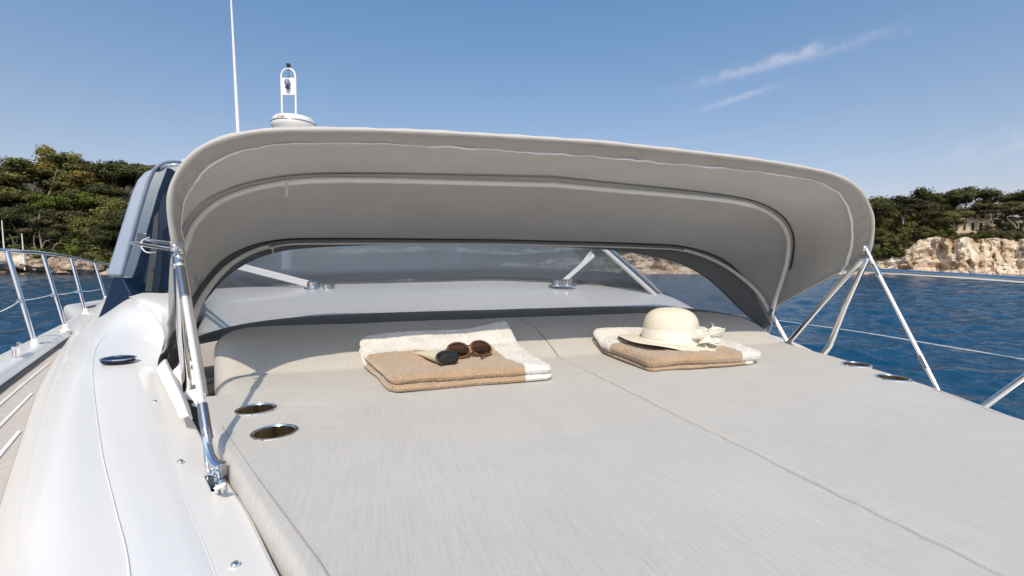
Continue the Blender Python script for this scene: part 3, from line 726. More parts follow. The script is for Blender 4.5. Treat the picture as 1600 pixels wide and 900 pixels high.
# deck left: D (cushion side), C, B, A1 (shoulder), A2, W (walkway corner)
def V3(x, y, z): return Vector((x, y, z))
deck_rows = [
 [V3(.70, -.55, -.03), V3(.62, -.62, -.03), V3(.52, -.70, -.03), V3(.40, -.80, -.035), V3(.31, -.86, -.09), V3(.28, -.88, -.18)],
 [V3(.17, .0, -.03), V3(.09, .0, -.025), V3(-.02, .0, -.02), V3(-.15, -.02, -.03), V3(-.23, -.03, -.08), V3(-.26, -.04, -.18)],
 [P(430, 900, -.03), P(337, 900, -.022), P(203, 900, -.018), P(70, 900, -.025), P(0, 905, -.075), P(-36, 915, -.18)],
 [P(382, 800, -.03), P(297, 800, -.022), P(181, 798, -.018), P(80, 800, -.0245), P(20, 803, -.075), P(-6, 812, -.18)],
 [P(330, 720, -.03), P(264, 720, -.022), P(162, 720, -.018), P(90, 720, -.024), P(42, 722, -.075), P(20, 730, -.18)],
 [P(298, 657, -.03), P(242, 660, -.022), P(152, 655, -.016), P(100, 655, -.022), P(62, 655, -.07), P(43, 660, -.18)],
 [P(272, 615, -.02), P(225, 612, -.015), P(147, 612, -.01), P(108, 610, -.015), P(78, 607, -.065), P(61, 608, -.18)],
 [P(246, 577, .0), P(215, 572, .005), P(145, 570, .01), P(120, 566, .0), P(99, 561, -.05), P(86, 562, -.18)],
 [P(258, 540, .04), P(216, 538, .035), P(155, 536, .03), P(134, 532, .02), P(116, 528, -.03), P(104, 533, -.18)],
 [P(285, 514, .08), P(235, 512, .075), P(180, 510, .07), P(151, 506, .05), P(136, 500, .0), P(124, 504, -.16)],
 [P(310, 490, .14), P(245, 485, .15), P(195, 480, .15), P(168, 480, .10), P(152, 478, .03), P(144, 484, -.14)],
 [P(315, 466, .20), P(255, 460, .215), P(205, 458, .21), P(185, 465, .15), P(168, 462, .08), P(160, 468, -.1)],
]
dl = smoothrows(deck_rows, 6, 6)
ncol = len(dl[0])
# textured nonskid panel between C (index 6) and B (index 12)
MB().grid(dl, keep=lambda i, j: not (6 <= j < 12 and i < 39)).build('side_deck', gel, yacht, angle=50)
panel_rows = [[p.copy() for p in r[6:13]] for r in dl[:40]]
for r in panel_rows:
    for j, p in enumerate(r):
        if 0 < j < 6: p.z += .0022
MB().grid(panel_rows).build('nonskid_panel', gel_rough, yacht, angle=60)
# raised bead along the panel's outer edge
MB().tube([r[12] + V3(0, 0, .0008) for r in dl[6:52]], .0011, 6).build('moulded_bead', gel, yacht)
MB().tube([r[6] + V3(0, 0, -.001) for r in dl[6:40]], .0016, 6).build('moulded_bead', gel, yacht)
# inner lip down into the well beside the cushions
shade_lining_m = mat('dark_lining_with_shade', (.035, .038, .042), .6, bump=.3, bscale=20)  # dark fabric base, with the well's shade put into the colour
for nm_, rr_, mm_ in (('coaming_side', dl[:32], gel), ('coaming_shade_lining', dl[31:54], shade_lining_m)):
    MB().grid([[r[0] + V3(0, 0, 0), r[0] + V3(.006, 0, -.004), r[0] + V3(.008, .002, -.13)] for r in rr_]).build(nm_, mm_, yacht)

# walkway with pale caulked planks and gunwale
def lerp(a, b, t): return a + (b - a) * t
W_line = resample([V3(.28, -.88, -.185), V3(-.26, -.04, -.185), P(-36, 915, -.185), P(20, 730, -.185), P(43, 660, -.185), P(61, 608, -.185), P(86, 562, -.185), P(104, 533, -.185), P(124, 504, -.185), V3(-3.6, 7.6, -.185), V3(-3.9, 9.5, -.185)], 60)
G_in = resample([V3(-.12, -1.25, -.185), V3(-.80, .15, -.185), V3(-1.25, 1.5, -.185), P(0, 608, -.185), P(98, 536, -.185), P(124, 519, -.185), P(150, 499, -.185), V3(-4.0, 7.8, -.185), V3(-4.2, 9.5, -.185)], 60)
def at_y(line, y):
    a = sorted(((p.y, p.x) for p in line)); return float(np.interp(y, [q[0] for q in a], [q[1] for q in a]))
ys = np.linspace(-.85, 9.3, 110)
wk = [[V3(at_y(W_line, y) - .0 * t + (at_y(G_in, y) - at_y(W_line, y)) * t, y, -.183) for t in np.linspace(-.15, 1.05, 9)] for y in ys]
MB().grid(wk).build('walkway', teak, yacht)
# plank seams: pale diagonal caulk lines
cb = MB()
for k in range(9):
    t = .1 + .11 * k
    q = [V3(at_y(G_in, y) + (.0 + .075 * k), y, -.1795) for y in np.linspace(.6, 6.5, 60) if at_y(G_in, y) + .075 * k < at_y(W_line, y) - .01]
    if len(q) > 2: cb.tube(q, .006, 4, flat=.4)
cb.build('deck_caulking', caulk, yacht)
gun = []
for y in ys:
    x = at_y(G_in, y); wd = .17 + .02 * math.sin(y)
    z = -.12
    gun.append([V3(x + .012, y, -.19), V3(x + .006, y, -.150), V3(x - .004, y, -.142), V3(x - .012, y, z - .006), V3(x - .03, y, z), V3(x - wd * .5, y, z + .004), V3(x - wd, y, z - .004), V3(x - wd - .03, y, z - .03), V3(x - wd - .04, y, z - .10), V3(x - wd + .05, y, -.6), V3(x - wd + .30, y, WZ - .2)])
MB().grid(gun).build('gunwale', gel, yacht, angle=50)
MB().tube([V3(at_y(G_in, y) + .013, y, -.172) for y in ys], .011, 6).build('rubber_strip', rubber, yacht)

# right side: coaming strip, side deck, gunwale and hull
hwC = [(-.9, .30), (-.4, .50), (0, .66), (.744, .925), (1.12, 1.215), (1.5, 1.33), (1.8, 1.47), (2.1, 1.66), (2.4, 1.79), (3.0, 1.80), (4, 1.86), (9.3, 2.2)]
rs_ = []
for y in ys:
    h = interp(y, hwC); g = max(h + .35, interp(y, [(-.9, 1.2), (0, 1.7), (1.5, 2.22), (3, 2.7), (6, 3.1), (9, 3.3)]))
    zt = -.055 if y < 2.9 else -.055 + min(.0, 0)
    rs_.append([V3(XC + h - .16 if y < 2.9 else XC + h - .02, y, -.125 if y < 2.9 else zt), V3(XC + h - .05, y, zt), V3(XC + h - .01, y, zt), V3(XC + h, y, zt - .012), V3(XC + h + .07, y, -.43), V3(XC + g - .06, y, -.44), V3(XC + g - .05, y, -.37), V3(XC + g, y, -.36), V3(XC + g + .03, y, -.40), V3(XC + g - .05, y, -.9), V3(XC + g - .35, y, WZ - .2)])
MB().grid(rs_).build('starboard_deck', gel, yacht, angle=35)
# well floor under the cushions and bow
wf = []
for y in np.r_[np.linspace(-.8, 3.2, 30)]:
    a = at_y([p for p in [r[0] for r in dl[:50]]], y) if y < 2.3 else -1.05
    wf.append([V3(a + .006, y, -.1235), V3(XC, y, -.1235), V3(XC + interp(y, hwC) - .1, y, -.1235)])
MB().grid([r for r in wf if r[0].y < 1.65]).build('sunpad_well', gel, yacht)
MB().grid([r for r in wf if r[0].y > 1.45] ).build('well_shade_lining', shade_lining_m, yacht).location.z += .0015  # dark sheet on the aft floor, fabric base and shade in one colour
bow = MB()
lt = [(r[0].x, r[0].y) for r in dl[:1]]
gl0, gr0 = gun[0], rs_[0]
tip = V3(XC - .05, -2.9, 0)
rows = []
for t in np.linspace(0, 1, 14):
    k = 1 - t ** 1.7
    y = -.85 - 2.0 * t
    xl = lerp(at_y(G_in, -.85) - .17, tip.x, 1 - k); xr = lerp(XC + 1.22, tip.x, 1 - k)
    zl = -.12; zr = -.34 * (1 - t) - .12 * t
    rows.append([V3(lerp(xl, tip.x, .45), y + .35 * (1 - 0), WZ - .2), V3(xl, y, zl - .06), V3(xl + .02, y, zl)] + [V3(lerp(xl, xr, s), y, lerp(zl, zr, s) + .10 * math.sin(math.pi * s)) for s in (.1, .25, .4, .55, .7, .85, .95)] + [V3(xr - .02, y, zr), V3(xr, y, zr - .06), V3(lerp(xr, tip.x, .45), y + .35, WZ - .2)])
bow.grid(rows).build('bow_deck', gel, yacht, angle=50)

# coachroof ahead of the windscreen (seen through the vinyl window)
front = [V3(-1.0, 2.62, .065), V3(-.62, 2.86, .05), V3(-.2, 3.0, .05), V3(XC, 3.06, .05), V3(1.75, 3.0, .03), V3(2.2, 2.86, .0), V3(2.5, 2.62, -.05)]
wbase = [P(190, 459, v=3.3), P(294, 453, v=3.6), P(450, 446, v=4.0), P(650, 441, v=4.3), P(800, 439, v=4.45), P(1017, 453, v=4.4), P(1041, 477, v=4.05)]
fr_ = resample(cr(front, 8), 40); wb_ = resample(cr(wbase, 8), 40)
rows = []
for t in np.linspace(0, 1, 14):
    rows.append([lerp(a, b, t) + V3(0, 0, .035 * math.sin(math.pi * t) + .004 * fnoise((a.x * 2.1, t * 3, 1), 3)) for a, b in zip(fr_, wb_)])
rows.insert(0, [p + V3(0, 0, -.25) for p in rows[0]])
MB().grid(rows).build('coachroof', gel, yacht, angle=60)
MB().grid([[rows[k][-1] for k in range(1, 15)], [rows[k][-1] + V3(.06, 0, -.55) for k in range(1, 15)]]).build('coachroof_side', gel, yacht)

le_ = resample([dl[k_][0] for k_ in range(46, len(dl))], 16)
re2 = resample([rows[k_][0] for k_ in range(1, 15)], 16)
MB().grid([[lerp(a_, b_, t_) + V3(0, 0, .02 * math.sin(math.pi * t_)) for t_ in np.linspace(0, 1, 6)] for a_, b_ in zip(le_, re2)]).build('coachroof_shoulder', gel, yacht)
# windscreen, tinted, raked
wtop = [P(262, 262, v=3.9), P(330, 262, v=4.3), P(440, 256, v=4.65), P(560, 252, v=4.85), P(680, 252, v=4.95), P(785, 258, v=4.95), P(800, 268, v=4.75)]
wt_ = resample(cr(wtop, 8), 40)
rows = [[lerp(a, b, t) + FH * (-.10 * math.sin(math.pi * t)) for a, b in zip(wb_, wt_)] for t in np.linspace(0, 1, 10)]
wsg = MB().grid(rows).build('windscreen', glass_m, yacht, solid=.008)
MB().tube([p + V3(0, 0, .005) for p in wb_], .016, 8).build('windscreen_seal', rubber, wsg)
MB().tube([p for p in wt_], .03, 8).build('header_rail', gel, wsg)
MB().tube([rows[k][-1] for k in range(10)], .035, 8, flat=.6).build('windscreen_post', gel, wsg)
# roof from the header aft, with the radar arch
ro = MB()
re_ = [(p, V3(lerp(p.x, XC, .12), 8.2, 2.12)) for p in wt_]
rws = [[lerp(a, b, t) + V3(0, 0, .22 * math.sin(math.pi * t)) for a, b in re_] for t in np.linspace(0, 1, 12)]
ro.grid(rws); ro.build('hardtop_roof', gel, yacht, solid=.05)
for s in (0, -1):
    pb = V3(re_[s][1].x * 1.0, 8.1, -.1); MB().tube([pb, re_[s][1]], [.10, .07], 8).build('roof_post', gel, yacht)
# dashboard and seats below the glass
MB().grid([[lerp(p, V3(XC, p.y, p.z), .06) + FH * .12 + V3(0, 0, .06 + .10 * 0) for p in wb_], [lerp(p, V3(XC, p.y, p.z), .06) + FH * .55 + V3(0, 0, .15) for p in wb_], [lerp(p, V3(XC, p.y, p.z), .06) + FH * 1.1 + V3(0, 0, .135) for p in wb_], [lerp(p, V3(XC, p.y, p.z), .06) + FH * 1.15 + V3(0, 0, -.3) for p in wb_]]).build('dashboard', dash_m, yacht)

# left windscreen pillar: silver outer panel, blue-grey inner band, navy foot
def pxprism(name, pts, off, m, bev=.012, parent=yacht):
    return MB().prism([P(x, y, v=v) for x, y, v in pts], off, ).build(name, m, parent, smooth=True, bevel=bev)
thk = FH * .16
pxprism('pillar_panel', [(163, 431, 3.25), (176, 390, 3.32), (190, 345, 3.38), (203, 303, 3.46), (213, 281, 3.5), (224, 268, 3.52), (243, 261, 3.56), (233, 282, 3.52), (219, 325, 3.44), (203, 380, 3.36), (189, 432, 3.26)], thk, silver, .02)
pxprism('pillar_band', [(184, 457, 3.20), (206, 385, 3.31), (221, 330, 3.40), (235, 284, 3.48), (246, 260, 3.52), (262, 262, 3.56), (247, 300, 3.50), (230, 360, 3.38), (214, 415, 3.27), (197, 459, 3.20)], FH * .12, silver_blue, .004)
pxprism('pillar_foot', [(146, 511, 3.0), (152, 498, 3.03), (163, 470, 3.08), (176, 433, 3.14), (192, 434, 3.14), (206, 459, 3.1), (190, 512, 2.98), (168, 514, 2.95)], thk, navy, .01)
# glass side panel: dark pane right of the pillar
pxprism('side_pane', [(198, 458, 3.26), (215, 415, 3.32), (232, 358, 3.42), (249, 300, 3.53), (262, 268, 3.6), (300, 268, 3.75), (300, 456, 3.42)], FH * .02, navy, .002)
MB().tube(cr([P(238, 268, v=3.5), P(250, 257, v=3.52), P(266, 253, v=3.6), P(290, 254, v=3.75)], 8), .013, 8).build('roof_gutter', silver, yacht)
pxprism('roof_edge', [(246, 268, 3.52), (252, 258, 3.52), (300, 255, 3.8), (300, 268, 3.75)], FH * .5, gel, .01)
pxprism('wiper_blade', [(228, 455, 3.22), (236, 400, 3.3), (242, 340, 3.4), (249, 330, 3.42), (246, 400, 3.3), (238, 456, 3.22)], FH * -.01, rubber, .001)
# chrome grab tubes with a cable between pillar and canopy
gb = MB()
gb.tube([P(207, 380, v=3.1), P(276, 391, v=1.9)], .011, 10).build('grab_tube', steel, yacht)
MB().tube([P(222, 374, v=3.1), P(276, 382, v=1.95)], .010, 10).build('grab_tube', steel, yacht)
MB().box(P(225, 371, v=3.05), .028, .03, .026).build('bracket', silver_blue, yacht, bevel=.004)
MB().tube(cr([P(233, 371, v=2.9), P(222, 376, v=2.8), P(221, 386, v=2.7), P(229, 394, v=2.6), P(243, 394, v=2.5)], 8), .0035, 6).build('cable', cord_m, yacht)

# windscreen wipers
def wiper(pts, w, pivots, v):
    arm = MB()
    a, b_ = P(*pts[0], v=v[0]), P(*pts[1], v=v[1]); d = (b_ - a).normalized(); up = FH * -1
    sd_ = d.cross(up).normalized()
    arm.box((a + b_) / 2, (b_ - a).length / 2, w, .012, d, sd_, up)
    r = arm.build('wiper_arm', white_pl, yacht, bevel=.005)
    for (px, py) in pivots:
        c = P(px, py, v=v[1] - .05)
        MB().lathe([(0, .045), (.040, .044), (.052, .034), (.054, 0), (.075, -.006), (.078, -.02), (0, -.02)], c, 20).build('wiper_pivot', steel, r)
wiper([(362, 413), (492, 446)], .028, [(490, 447), (513, 451)], (3.75, 3.85))
wiper([(928, 398), (880, 440)], .020, [(870, 444), (886, 444)], (4.3, 4.15))
wiper([(925, 392), (889, 436)], .010, [], (4.35, 4.18))
pxprism('screen_mullion', [(944, 393, 4.35), (952, 393, 4.35), (1019, 449, 4.22), (1011, 451, 4.2)], FH * .03, gel, .004)

# fittings on the left deck
def on_deck(px, py, z): return P(px, py, z)
for (px, py, z) in ((230, 565, .004), (242, 627, -.0175), (282, 721, -.0195), (367, 882, -.022)):
    c = on_deck(px, py, z); s_ = MB()
    s_.lathe([(0, .003), (.003, .0029), (.0052, .0012), (.0058, 0), (.0058, -.004)], c + V3(0, 0, .001), 20)
    s_.box(c + V3(0, 0, .0040), .0038, .0007, .0005, V3(.8, .6, 0), V3(-.6, .8, 0))
    s_.build('deck_screw', steel, yacht)
c = P(185, 560, .03); ov = MB()
prof = [(0, .010), (.030, .0095), (.048, .006), (.055, .001), (.056, -.012)]
ov.grid([[c + V3(math.cos(q) * r * 1.02, math.sin(q) * r * .80, h) for q in [2 * math.pi * j / 40 for j in range(40)]] for r, h in prof], closed_u=True)
cap_ = ov.build('deck_light', navy, yacht)
MB().tube([c + V3(math.cos(q) * .057, math.sin(q) * .046, .0) for q in [2 * math.pi * j / 40 for j in range(40)]], .004, 6, closed=True).build('chrome_ring', steel, cap_)
MB().lathe([(0, .013), (.014, .012), (.017, .009)], c, 20).build('light_lens', steel, cap_)
# mooring cleat
c = P(26, 556, -.115); cl_ = MB()
dd = Vector((-.42, .9, 0)).normalized()
for s in (-1, 1): cl_.tube([c + dd * .035 * s, c + dd * .03 * s + V3(0, 0, .05)], [.014, .010], 10)
cl_.tube(cr([c + dd * -.10 + V3(0, 0, .062), c + dd * -.05 + V3(0, 0, .054), c + dd * .05 + V3(0, 0, .054), c + dd * .10 + V3(0, 0, .062)], 6), [.005] + [.011] * 17 + [.005], 10)
cl_.build('mooring_cleat', steel, yacht)
MB().box(c + V3(-.02, -.28, .003), .02, .03, .004).build('chock', steel, yacht, bevel=.003)

# white vinyl flap and crumpled cover beside the cushions
fl = [[P(243, 577, .012), P(257, 562, .03), P(262, 566, .01)], [P(256, 603, .008), P(268, 588, .028), P(276, 595, .0)], [P(272, 634, .004), P(284, 622, .026), P(293, 630, .0)], [P(281, 657, .0), P(294, 650, .022), P(300, 655, .0)]]
MB().grid(smoothrows(fl, 6, 5)).build('vinyl_trim', flap_m, yacht, solid=.004)
fr_rows = []
for i in range(14):
    t = i / 13; a = lerp(P(283, 545, .06), P(268, 600, -.07), 0)
    row = []
    for j in range(30):
        s = j / 29
        top = lerp(P(284, 548, v=1.72), P(322, 600, v=1.60), s); bot = lerp(P(268, 592, v=1.62), P(318, 640, v=1.42), s)
        p = lerp(top, bot, t); p += V3(.030, -.012, 0) * math.sin(s * 23 + t * 2.5) * (.3 + .7 * t) + V3(0, 0, .01) * fnoise((s * 5, t * 4, 2), 3)
        row.append(p)
    fr_rows.append(row)
MB().grid(fr_rows).build('folded_cover', flap_m, yacht, solid=.002)

# ------------------------------------------------------------------ guard rails
def rail_thing(name, label, base, top, stan, wires, rt=.0145):
    t = thing(name, label, 'railing', base)
    MB().tube(top, rt, 12).build('top_rail', steel, t)
    for a, b_, r in stan:
        st = MB().tube(b_, r, 12).build('stanchion', steel, t)
        if a is not None: MB().lathe([(.034, -.004), (.034, .006), (.022, .012), (.019, .05), (.015, .052)], a, 16).build('stanchion_socket', white_pl, st)
    for wr in wires:
        MB().tube(wr, .0035 if wr[0].x < 0 else .0020, 6).build('lifeline', cord_m, t)
    return t
Rl = [P(-330, 360, v=2.5), P(-120, 378, v=2.75), P(0, 391, v=3.0), P(62, 395, v=3.65), P(120, 403, v=4.6), P(166, 412.5, v=5.6), P(230, 420, v=7.5)]
S = [((55, 541), (11, 393), 3.0), ((103, 516), (67, 397), 3.68), ((134, 490), (111, 403), 4.45), ((166, 470), (148, 410), 5.2)]
st = []
for (b0, t0, v) in S:
    a = P(*b0, v=v); b_ = P(*t0, v=v * 1.005); st.append((a, [a, lerp(a, b_, .5), b_], .0145))
a = P(-120, 620, v=2.3); b_ = P(-160, 376, v=2.6); st.append((a, [a, b_], .0145))
wl_ = [cr([P(-120, 530, v=2.45), P(0, 487, v=3.0), P(31, 470, v=3.0)], 6), cr([P(31, 470, v=3.0), P(58, 466, v=3.3), P(82, 460.5, v=3.68)], 6), cr([P(82, 460.5, v=3.68), P(103, 459, v=4.0), P(121, 455, v=4.45)], 6), cr([P(121, 455, v=4.45), P(140, 455, v=4.8), P(162, 451, v=5.2)], 6)]
rl_ = rail_thing('guard_rail', 'curved stainless guard rail with leaning posts along the left gunwale', P(55, 541, v=3.0), cr(Rl, 10), st, wl_)
for (px, py, v) in ((30, 470, 3.0), (82, 461, 3.68), (120, 455.5, 4.45)):
    c = P(px, py, v=v * .995); MB().tube([c + RT * .013 * math.cos(q) + V3(0, 0, .013 * math.sin(q)) for q in [2 * math.pi * j / 14 for j in range(14)]], .004, 6, closed=True).build('wire_eye', steel, rl_)
XR_ = 2.85
Rr_ = [P(1180, 421, X=2.95), P(1310, 421, X=XR_), P(1450, 428, X=XR_), P(1600, 438, X=XR_), P(1760, 452, X=2.72), P(2300, 500, X=2.5)]
bs = P(1470, 683, v=2.2)
rail_thing('guard_rail', 'stainless guard rail crossing in front of the cliff on the right side', P(1500, 650, v=2.2), cr(Rr_, 10),
           [(None, [P(1470, 683, v=2.12), P(1545, 630, v=2.05), P(1602, 589, v=1.98), P(1790, 456, v=1.72)], .0145), (None, [P(1150, 560, v=3.6), P(1175, 424, v=3.6)], .013)],
           [cr([P(1150, 492, X=2.95), P(1320, 515, X=XR_), P(1460, 538, X=XR_), P(1600, 561, X=XR_), P(1900, 610, X=2.7)], 6)], .0155)

# ------------------------------------------------------------------ radar, light frame, antenna
c = P(460, 197, v=6.5)
rd = thing('radar_dome', 'white radar dome standing on the cabin roof above the canopy', 'radar', c + V3(0, 0, -.12))
MB().lathe([(0, .115), (.18, .112), (.262, .095), (.288, .06), (.292, .035), (.300, .03), (.302, -.01), (.29, -.05), (.2, -.12), (0, -.12)], c, 48).build('dome_shell', gel, rd)
MB().lathe([(.303, .022), (.306, .018), (.306, .010), (.303, .006)], c, 48).build('dome_seam', steel_dull, rd)
MB().lathe([(.1, -.06), (.1, -.9), (.14, -.95)], c, 20).build('dome_mount', gel, rd)
# faint red lettering on the dome, last letters only visible
fc = bpy.data.curves.new('lettering', 'FONT'); fc.body = 'ino'; fc.size = .085; fc.extrude = .001; fc.align_x = 'LEFT'
fo = bpy.data.objects.new('lettering', fc); SC.collection.objects.link(fo)
dg = bpy.context.evaluated_depsgraph_get(); dg.update()
tm = bpy.data.meshes.new_from_object(fo.evaluated_get(dg)); bpy.data.objects.remove(fo)
red_m = mat('red_lettering', (.55, .03, .03), .5); lb = MB()
q0 = math.atan2(-RT.y, RT.x)
cdir = math.atan2((CAM - c).y, (CAM - c).x)
for v_ in tm.vertices:
    ang = cdir - .80 + v_.co.x / .296
    rr_ = .2965 - .02 * max(0, (v_.co.y)) / .05
    lb.v.append(tuple(c + V3(math.cos(ang) * (rr_ + .006 * (v_.co.z > 0)), math.sin(ang) * (rr_ + .006 * (v_.co.z > 0)), .038 + v_.co.y * .55)))
for p_ in tm.polygons: lb.f.append(tuple(p_.vertices)); lb.m.append(0)
lb.build('lettering', red_m, rd, smooth=False)

c = P(452, 186, v=6.7); k = 6.7 / FPX
fm = thing('light_mast', 'white hooped light frame with grey plate and lamp above the radar dome', 'light', c + V3(0, 0, -.6))
def mp_(dx, dy): return c + RT * dx * k + V3(0, 0, (186 - dy) * k)
hoop = [mp_(-10.5, 245), mp_(-10.5, 186), mp_(-10.8, 130)] + [mp_(10.8 * -math.cos(q), 122 - 12 * math.sin(q)) for q in np.linspace(0, math.pi, 14)] + [mp_(10.8, 130), mp_(10.5, 186), mp_(10.5, 245)]
MB().tube(hoop, .0145, 10).build('frame_tube', white_pl, fm)
MB().box(mp_(0, 137), 10 * k, .008, 13 * k, RT, FH).build('plate', white_pl, fm, bevel=.004)
MB().lathe([(0, .04), (.028, .038), (.036, .02), (.036, -.03), (.03, -.04), (0, -.045)], mp_(0, 132) - FH * .04, 20).build('lamp', silver, fm)
MB().lathe([(0, .012), (.03, .01), (.03, -.012), (0, -.014)], mp_(0, 140) - FH * .04, 16).build('lamp_base', black, fm)
MB().lathe([(.02, -.012), (.03, .012), (.03, .04), (.012, .05)], mp_(.5, 107.5), 14).build('anchor_light', dark, fm)
MB().tube([mp_(0, 124), mp_(0, 108)], .014, 8).build('lamp_stem', steel_dull, fm)
MB().tube([mp_(-4, 110), mp_(4, 108)], .012, 8).build('lamp_bracket', dark, fm)

a = P(375, 260, v=5.6); b_ = P(358, -60, v=5.75)
o = MB().tube([a, lerp(a, b_, .3), lerp(a, b_, .6), b_], [.022, .019, .014, .008], 8).build('whip_antenna', white_pl); tag(o, 'long thin white whip antenna leaning slightly left above the cabin roof', 'antenna')
# ------------------------------------------------------------------ SUNPAD cushions
XLt = [(-.45, .40), (-.35, .44), (0, .607), (.35, .765), (.64, .887), (.93, 1.027), (1.25, 1.177), (1.585, 1.315)]
XRt = [(-.45, .38), (-.35, .42), (0, .56), (.35, .70), (.744, .858), (1.06, 1.035), (1.5, 1.19), (1.83, 1.29), (2.1, 1.385)]
def pad_z(X, Y):
    t = min(1, max(0, (Y - 1.86) / .36)); z = .088 * (1 - (1 - t) ** 1.6) + .017 * min(1, max(0, (Y - 2.1) / .4))
    return z
def cushion(name, label, y0, y1, fl_, fr2, r=(.03, .012, .012, .012), nu=60, nv=80, group='sunpad cushions', holes=(), bot=-.121, extra=None, crown=0.0, piping=None, rl=None):
    # r = rounding radius on (left, right, front, back)
    def samp(w, r0, r1, n):
        e = [0, .06, .14, .25, .4, .6, .8, 1]
        a = [x * r0 for x in e]; b2 = [w - x * r1 for x in e][::-1]
        mid = list(np.linspace(a[-1], b2[0], n))[1:-1]
        return a + mid + b2
    def drop(d, r_):
        if d >= r_ or r_ <= 0: return 0
        return r_ - math.sqrt(max(0, r_ * r_ - (r_ - d) ** 2))
    Lv = y1 - y0; vs_ = samp(Lv, r[2], r[3], nv); rows = []
    for v_ in vs_:
        Y = y0 + v_; xl, xr = fl_(Y), fr2(Y); W_ = xr - xl; row = []
        for u in samp(W_, r[0], r[1], nu):
            X = xl + u
            yy = Y
            z = pad_z(X, Y) - max(drop(u, r[0]), drop(W_ - u, r[1])) - max(drop(v_, r[2]), drop(Lv - v_, r[3]))
            z += .0042 * fnoise((X * 2.6, Y * 2.1, 4), 3) + .0012 * math.exp(-min(abs(X - XC), 9) / .03) * math.sin(Y * 70 + 3 * math.sin(Y * 13)) + .0009 * fnoise((X * 9, Y * 4, 1), 3) * min(1, u * 20)
            if extra: z += extra(X, Y)
            row.append(V3(X, yy, z))
        rows.append(row)
    b = MB().grid(rows); nr, nc = len(rows), len(rows[0])
    rim = [(0, j) for j in range(nc)] + [(i, nc - 1) for i in range(1, nr)] + [(nr - 1, j) for j in range(nc - 2, -1, -1)] + [(i, 0) for i in range(nr - 2, 0, -1)]
    base = len(b.v)
    for (i, j) in rim: p = rows[i][j]; b.v.append((p.x, p.y, bot))
    n = len(rim)
    for k_ in range(n):
        a_, c_ = rim[k_], rim[(k_ + 1) % n]
        b.f.append((a_[0] * nc + a_[1], base + k_, base + (k_ + 1) % n, c_[0] * nc + c_[1])); b.m.append(0)
    b.f.append(tuple(base + k_ for k_ in range(n))); b.m.append(0)
    o = b.build(name, pad_m, None, angle=60)
    tag(o, label, 'cushion', group)
    for (hx, hy) in holes:
        cm = bmesh.new(); bmesh.ops.create_cone(cm, cap_ends=True, segments=48, radius1=.046, radius2=.046, depth=.4)
        me = bpy.data.meshes.new('t'); cm.to_mesh(me); cm.free(); co = bpy.data.objects.new('t', me); SC.collection.objects.link(co); co.location = (hx, hy, 0)
        md = o.modifiers.new('h', 'BOOLEAN'); md.operation = 'DIFFERENCE'; md.object = co; md.solver = 'EXACT'
        dg = bpy.context.evaluated_depsgraph_get(); dg.update(); nm = bpy.data.meshes.new_from_object(o.evaluated_get(dg)); o.modifiers.clear(); o.data = nm
        bpy.data.objects.remove(co)
        c = V3(hx, hy, .0)
        ho = MB().lathe([(.0445, .001), (.0465, .0040), (.050, .0042), (.0525, .003), (.0535, -.001), (.052, -.004)], c, 48).build('cup_holder', steel, o)
        MB().lathe([(.0448, .002), (.0442, -.03), (.043, -.072), (.039, -.082), (0, -.084)], c, 48).build('cup', steel_cup, ho)
    return o
steel_cup = mat('cup_painted_glints', (.03, .027, .022), .26, metal=1, col2=(1.0, .86, .62), vscale=26, stretch=(1, 1, .02))  # golden highlight streaks painted into the metal colour
hl = [(P(400, 640, 0)), (P(429, 676, 0))]; hr = [P(1338, 570, 0), P(1395, 591, 0)]
# faint creases running from the cup holders
def crease(X, Y):
    z = 0
    for (x0, y0, x1, y1, a_) in ((P(435, 632, 0).x, P(435, 632, 0).y, P(530, 634, 0).x, P(530, 634, 0).y, .0045), (P(470, 664, 0).x, P(470, 664, 0).y, P(560, 664, 0).x, P(560, 664, 0).y, .003)):
        dx, dy = x1 - x0, y1 - y0; L2 = dx * dx + dy * dy; t = ((X - x0) * dx + (Y - y0) * dy) / L2
        d = abs((X - x0) * dy - (Y - y0) * dx) / math.sqrt(L2)
        if -.2 < t < 1.2: z -= a_ * math.exp(-(d / .008) ** 2) * max(0, 1 - abs(t - .4) / .8)
    return z
pl = lambda Y: XC - interp(Y, XLt)
pr = lambda Y: XC + interp(Y, XRt)
s_in = .0024
cu1 = cushion('sunpad_cushion', 'front left sunpad cushion with two cup holders and the hood rod beside it', -.42, 1.585, pl, lambda Y: XC - s_in, (.016, .010, .03, .0015), 70, 110, holes=[(p.x, p.y) for p in hl], extra=crease)
cu2 = cushion('sunpad_cushion', 'front right sunpad cushion reaching the right deck edge, with two cup holders', -.42, 1.845, lambda Y: XC + s_in, pr, (.011, .016, .03, .003), 70, 110, holes=[(p.x, p.y) for p in hr])
def aft_left(Y): return XC - (1.275 + .30 * max(0, Y - 1.6) - (.0 if Y < 2.3 else (Y - 2.3) ** 2 * 2.0))
cu3 = cushion('headrest_cushion', 'sloping left headrest cushion under the canopy with the open towel on it', 1.5865, 2.60, aft_left, lambda Y: XC - s_in, (.075, .005, .0012, .09), 60, 60, group='headrest cushions')
cu4 = cushion('headrest_cushion', 'sloping right headrest cushion behind the hat', 1.8465, 2.60, lambda Y: XC + s_in, lambda Y: XC + interp(Y, [(1.83, 1.29), (2.1, 1.385), (2.3, 1.42), (2.45, 1.38), (2.6, 1.24)]), (.005, .05, .003, .09), 60, 60, group='headrest cushions')
def seamline(o, pts, r=.0012):
    MB().tube([V3(p.x, p.y, pad_z(p.x, p.y) + .0004) for p in pts], r, 6).build('stitched_seam', piping_m, o)
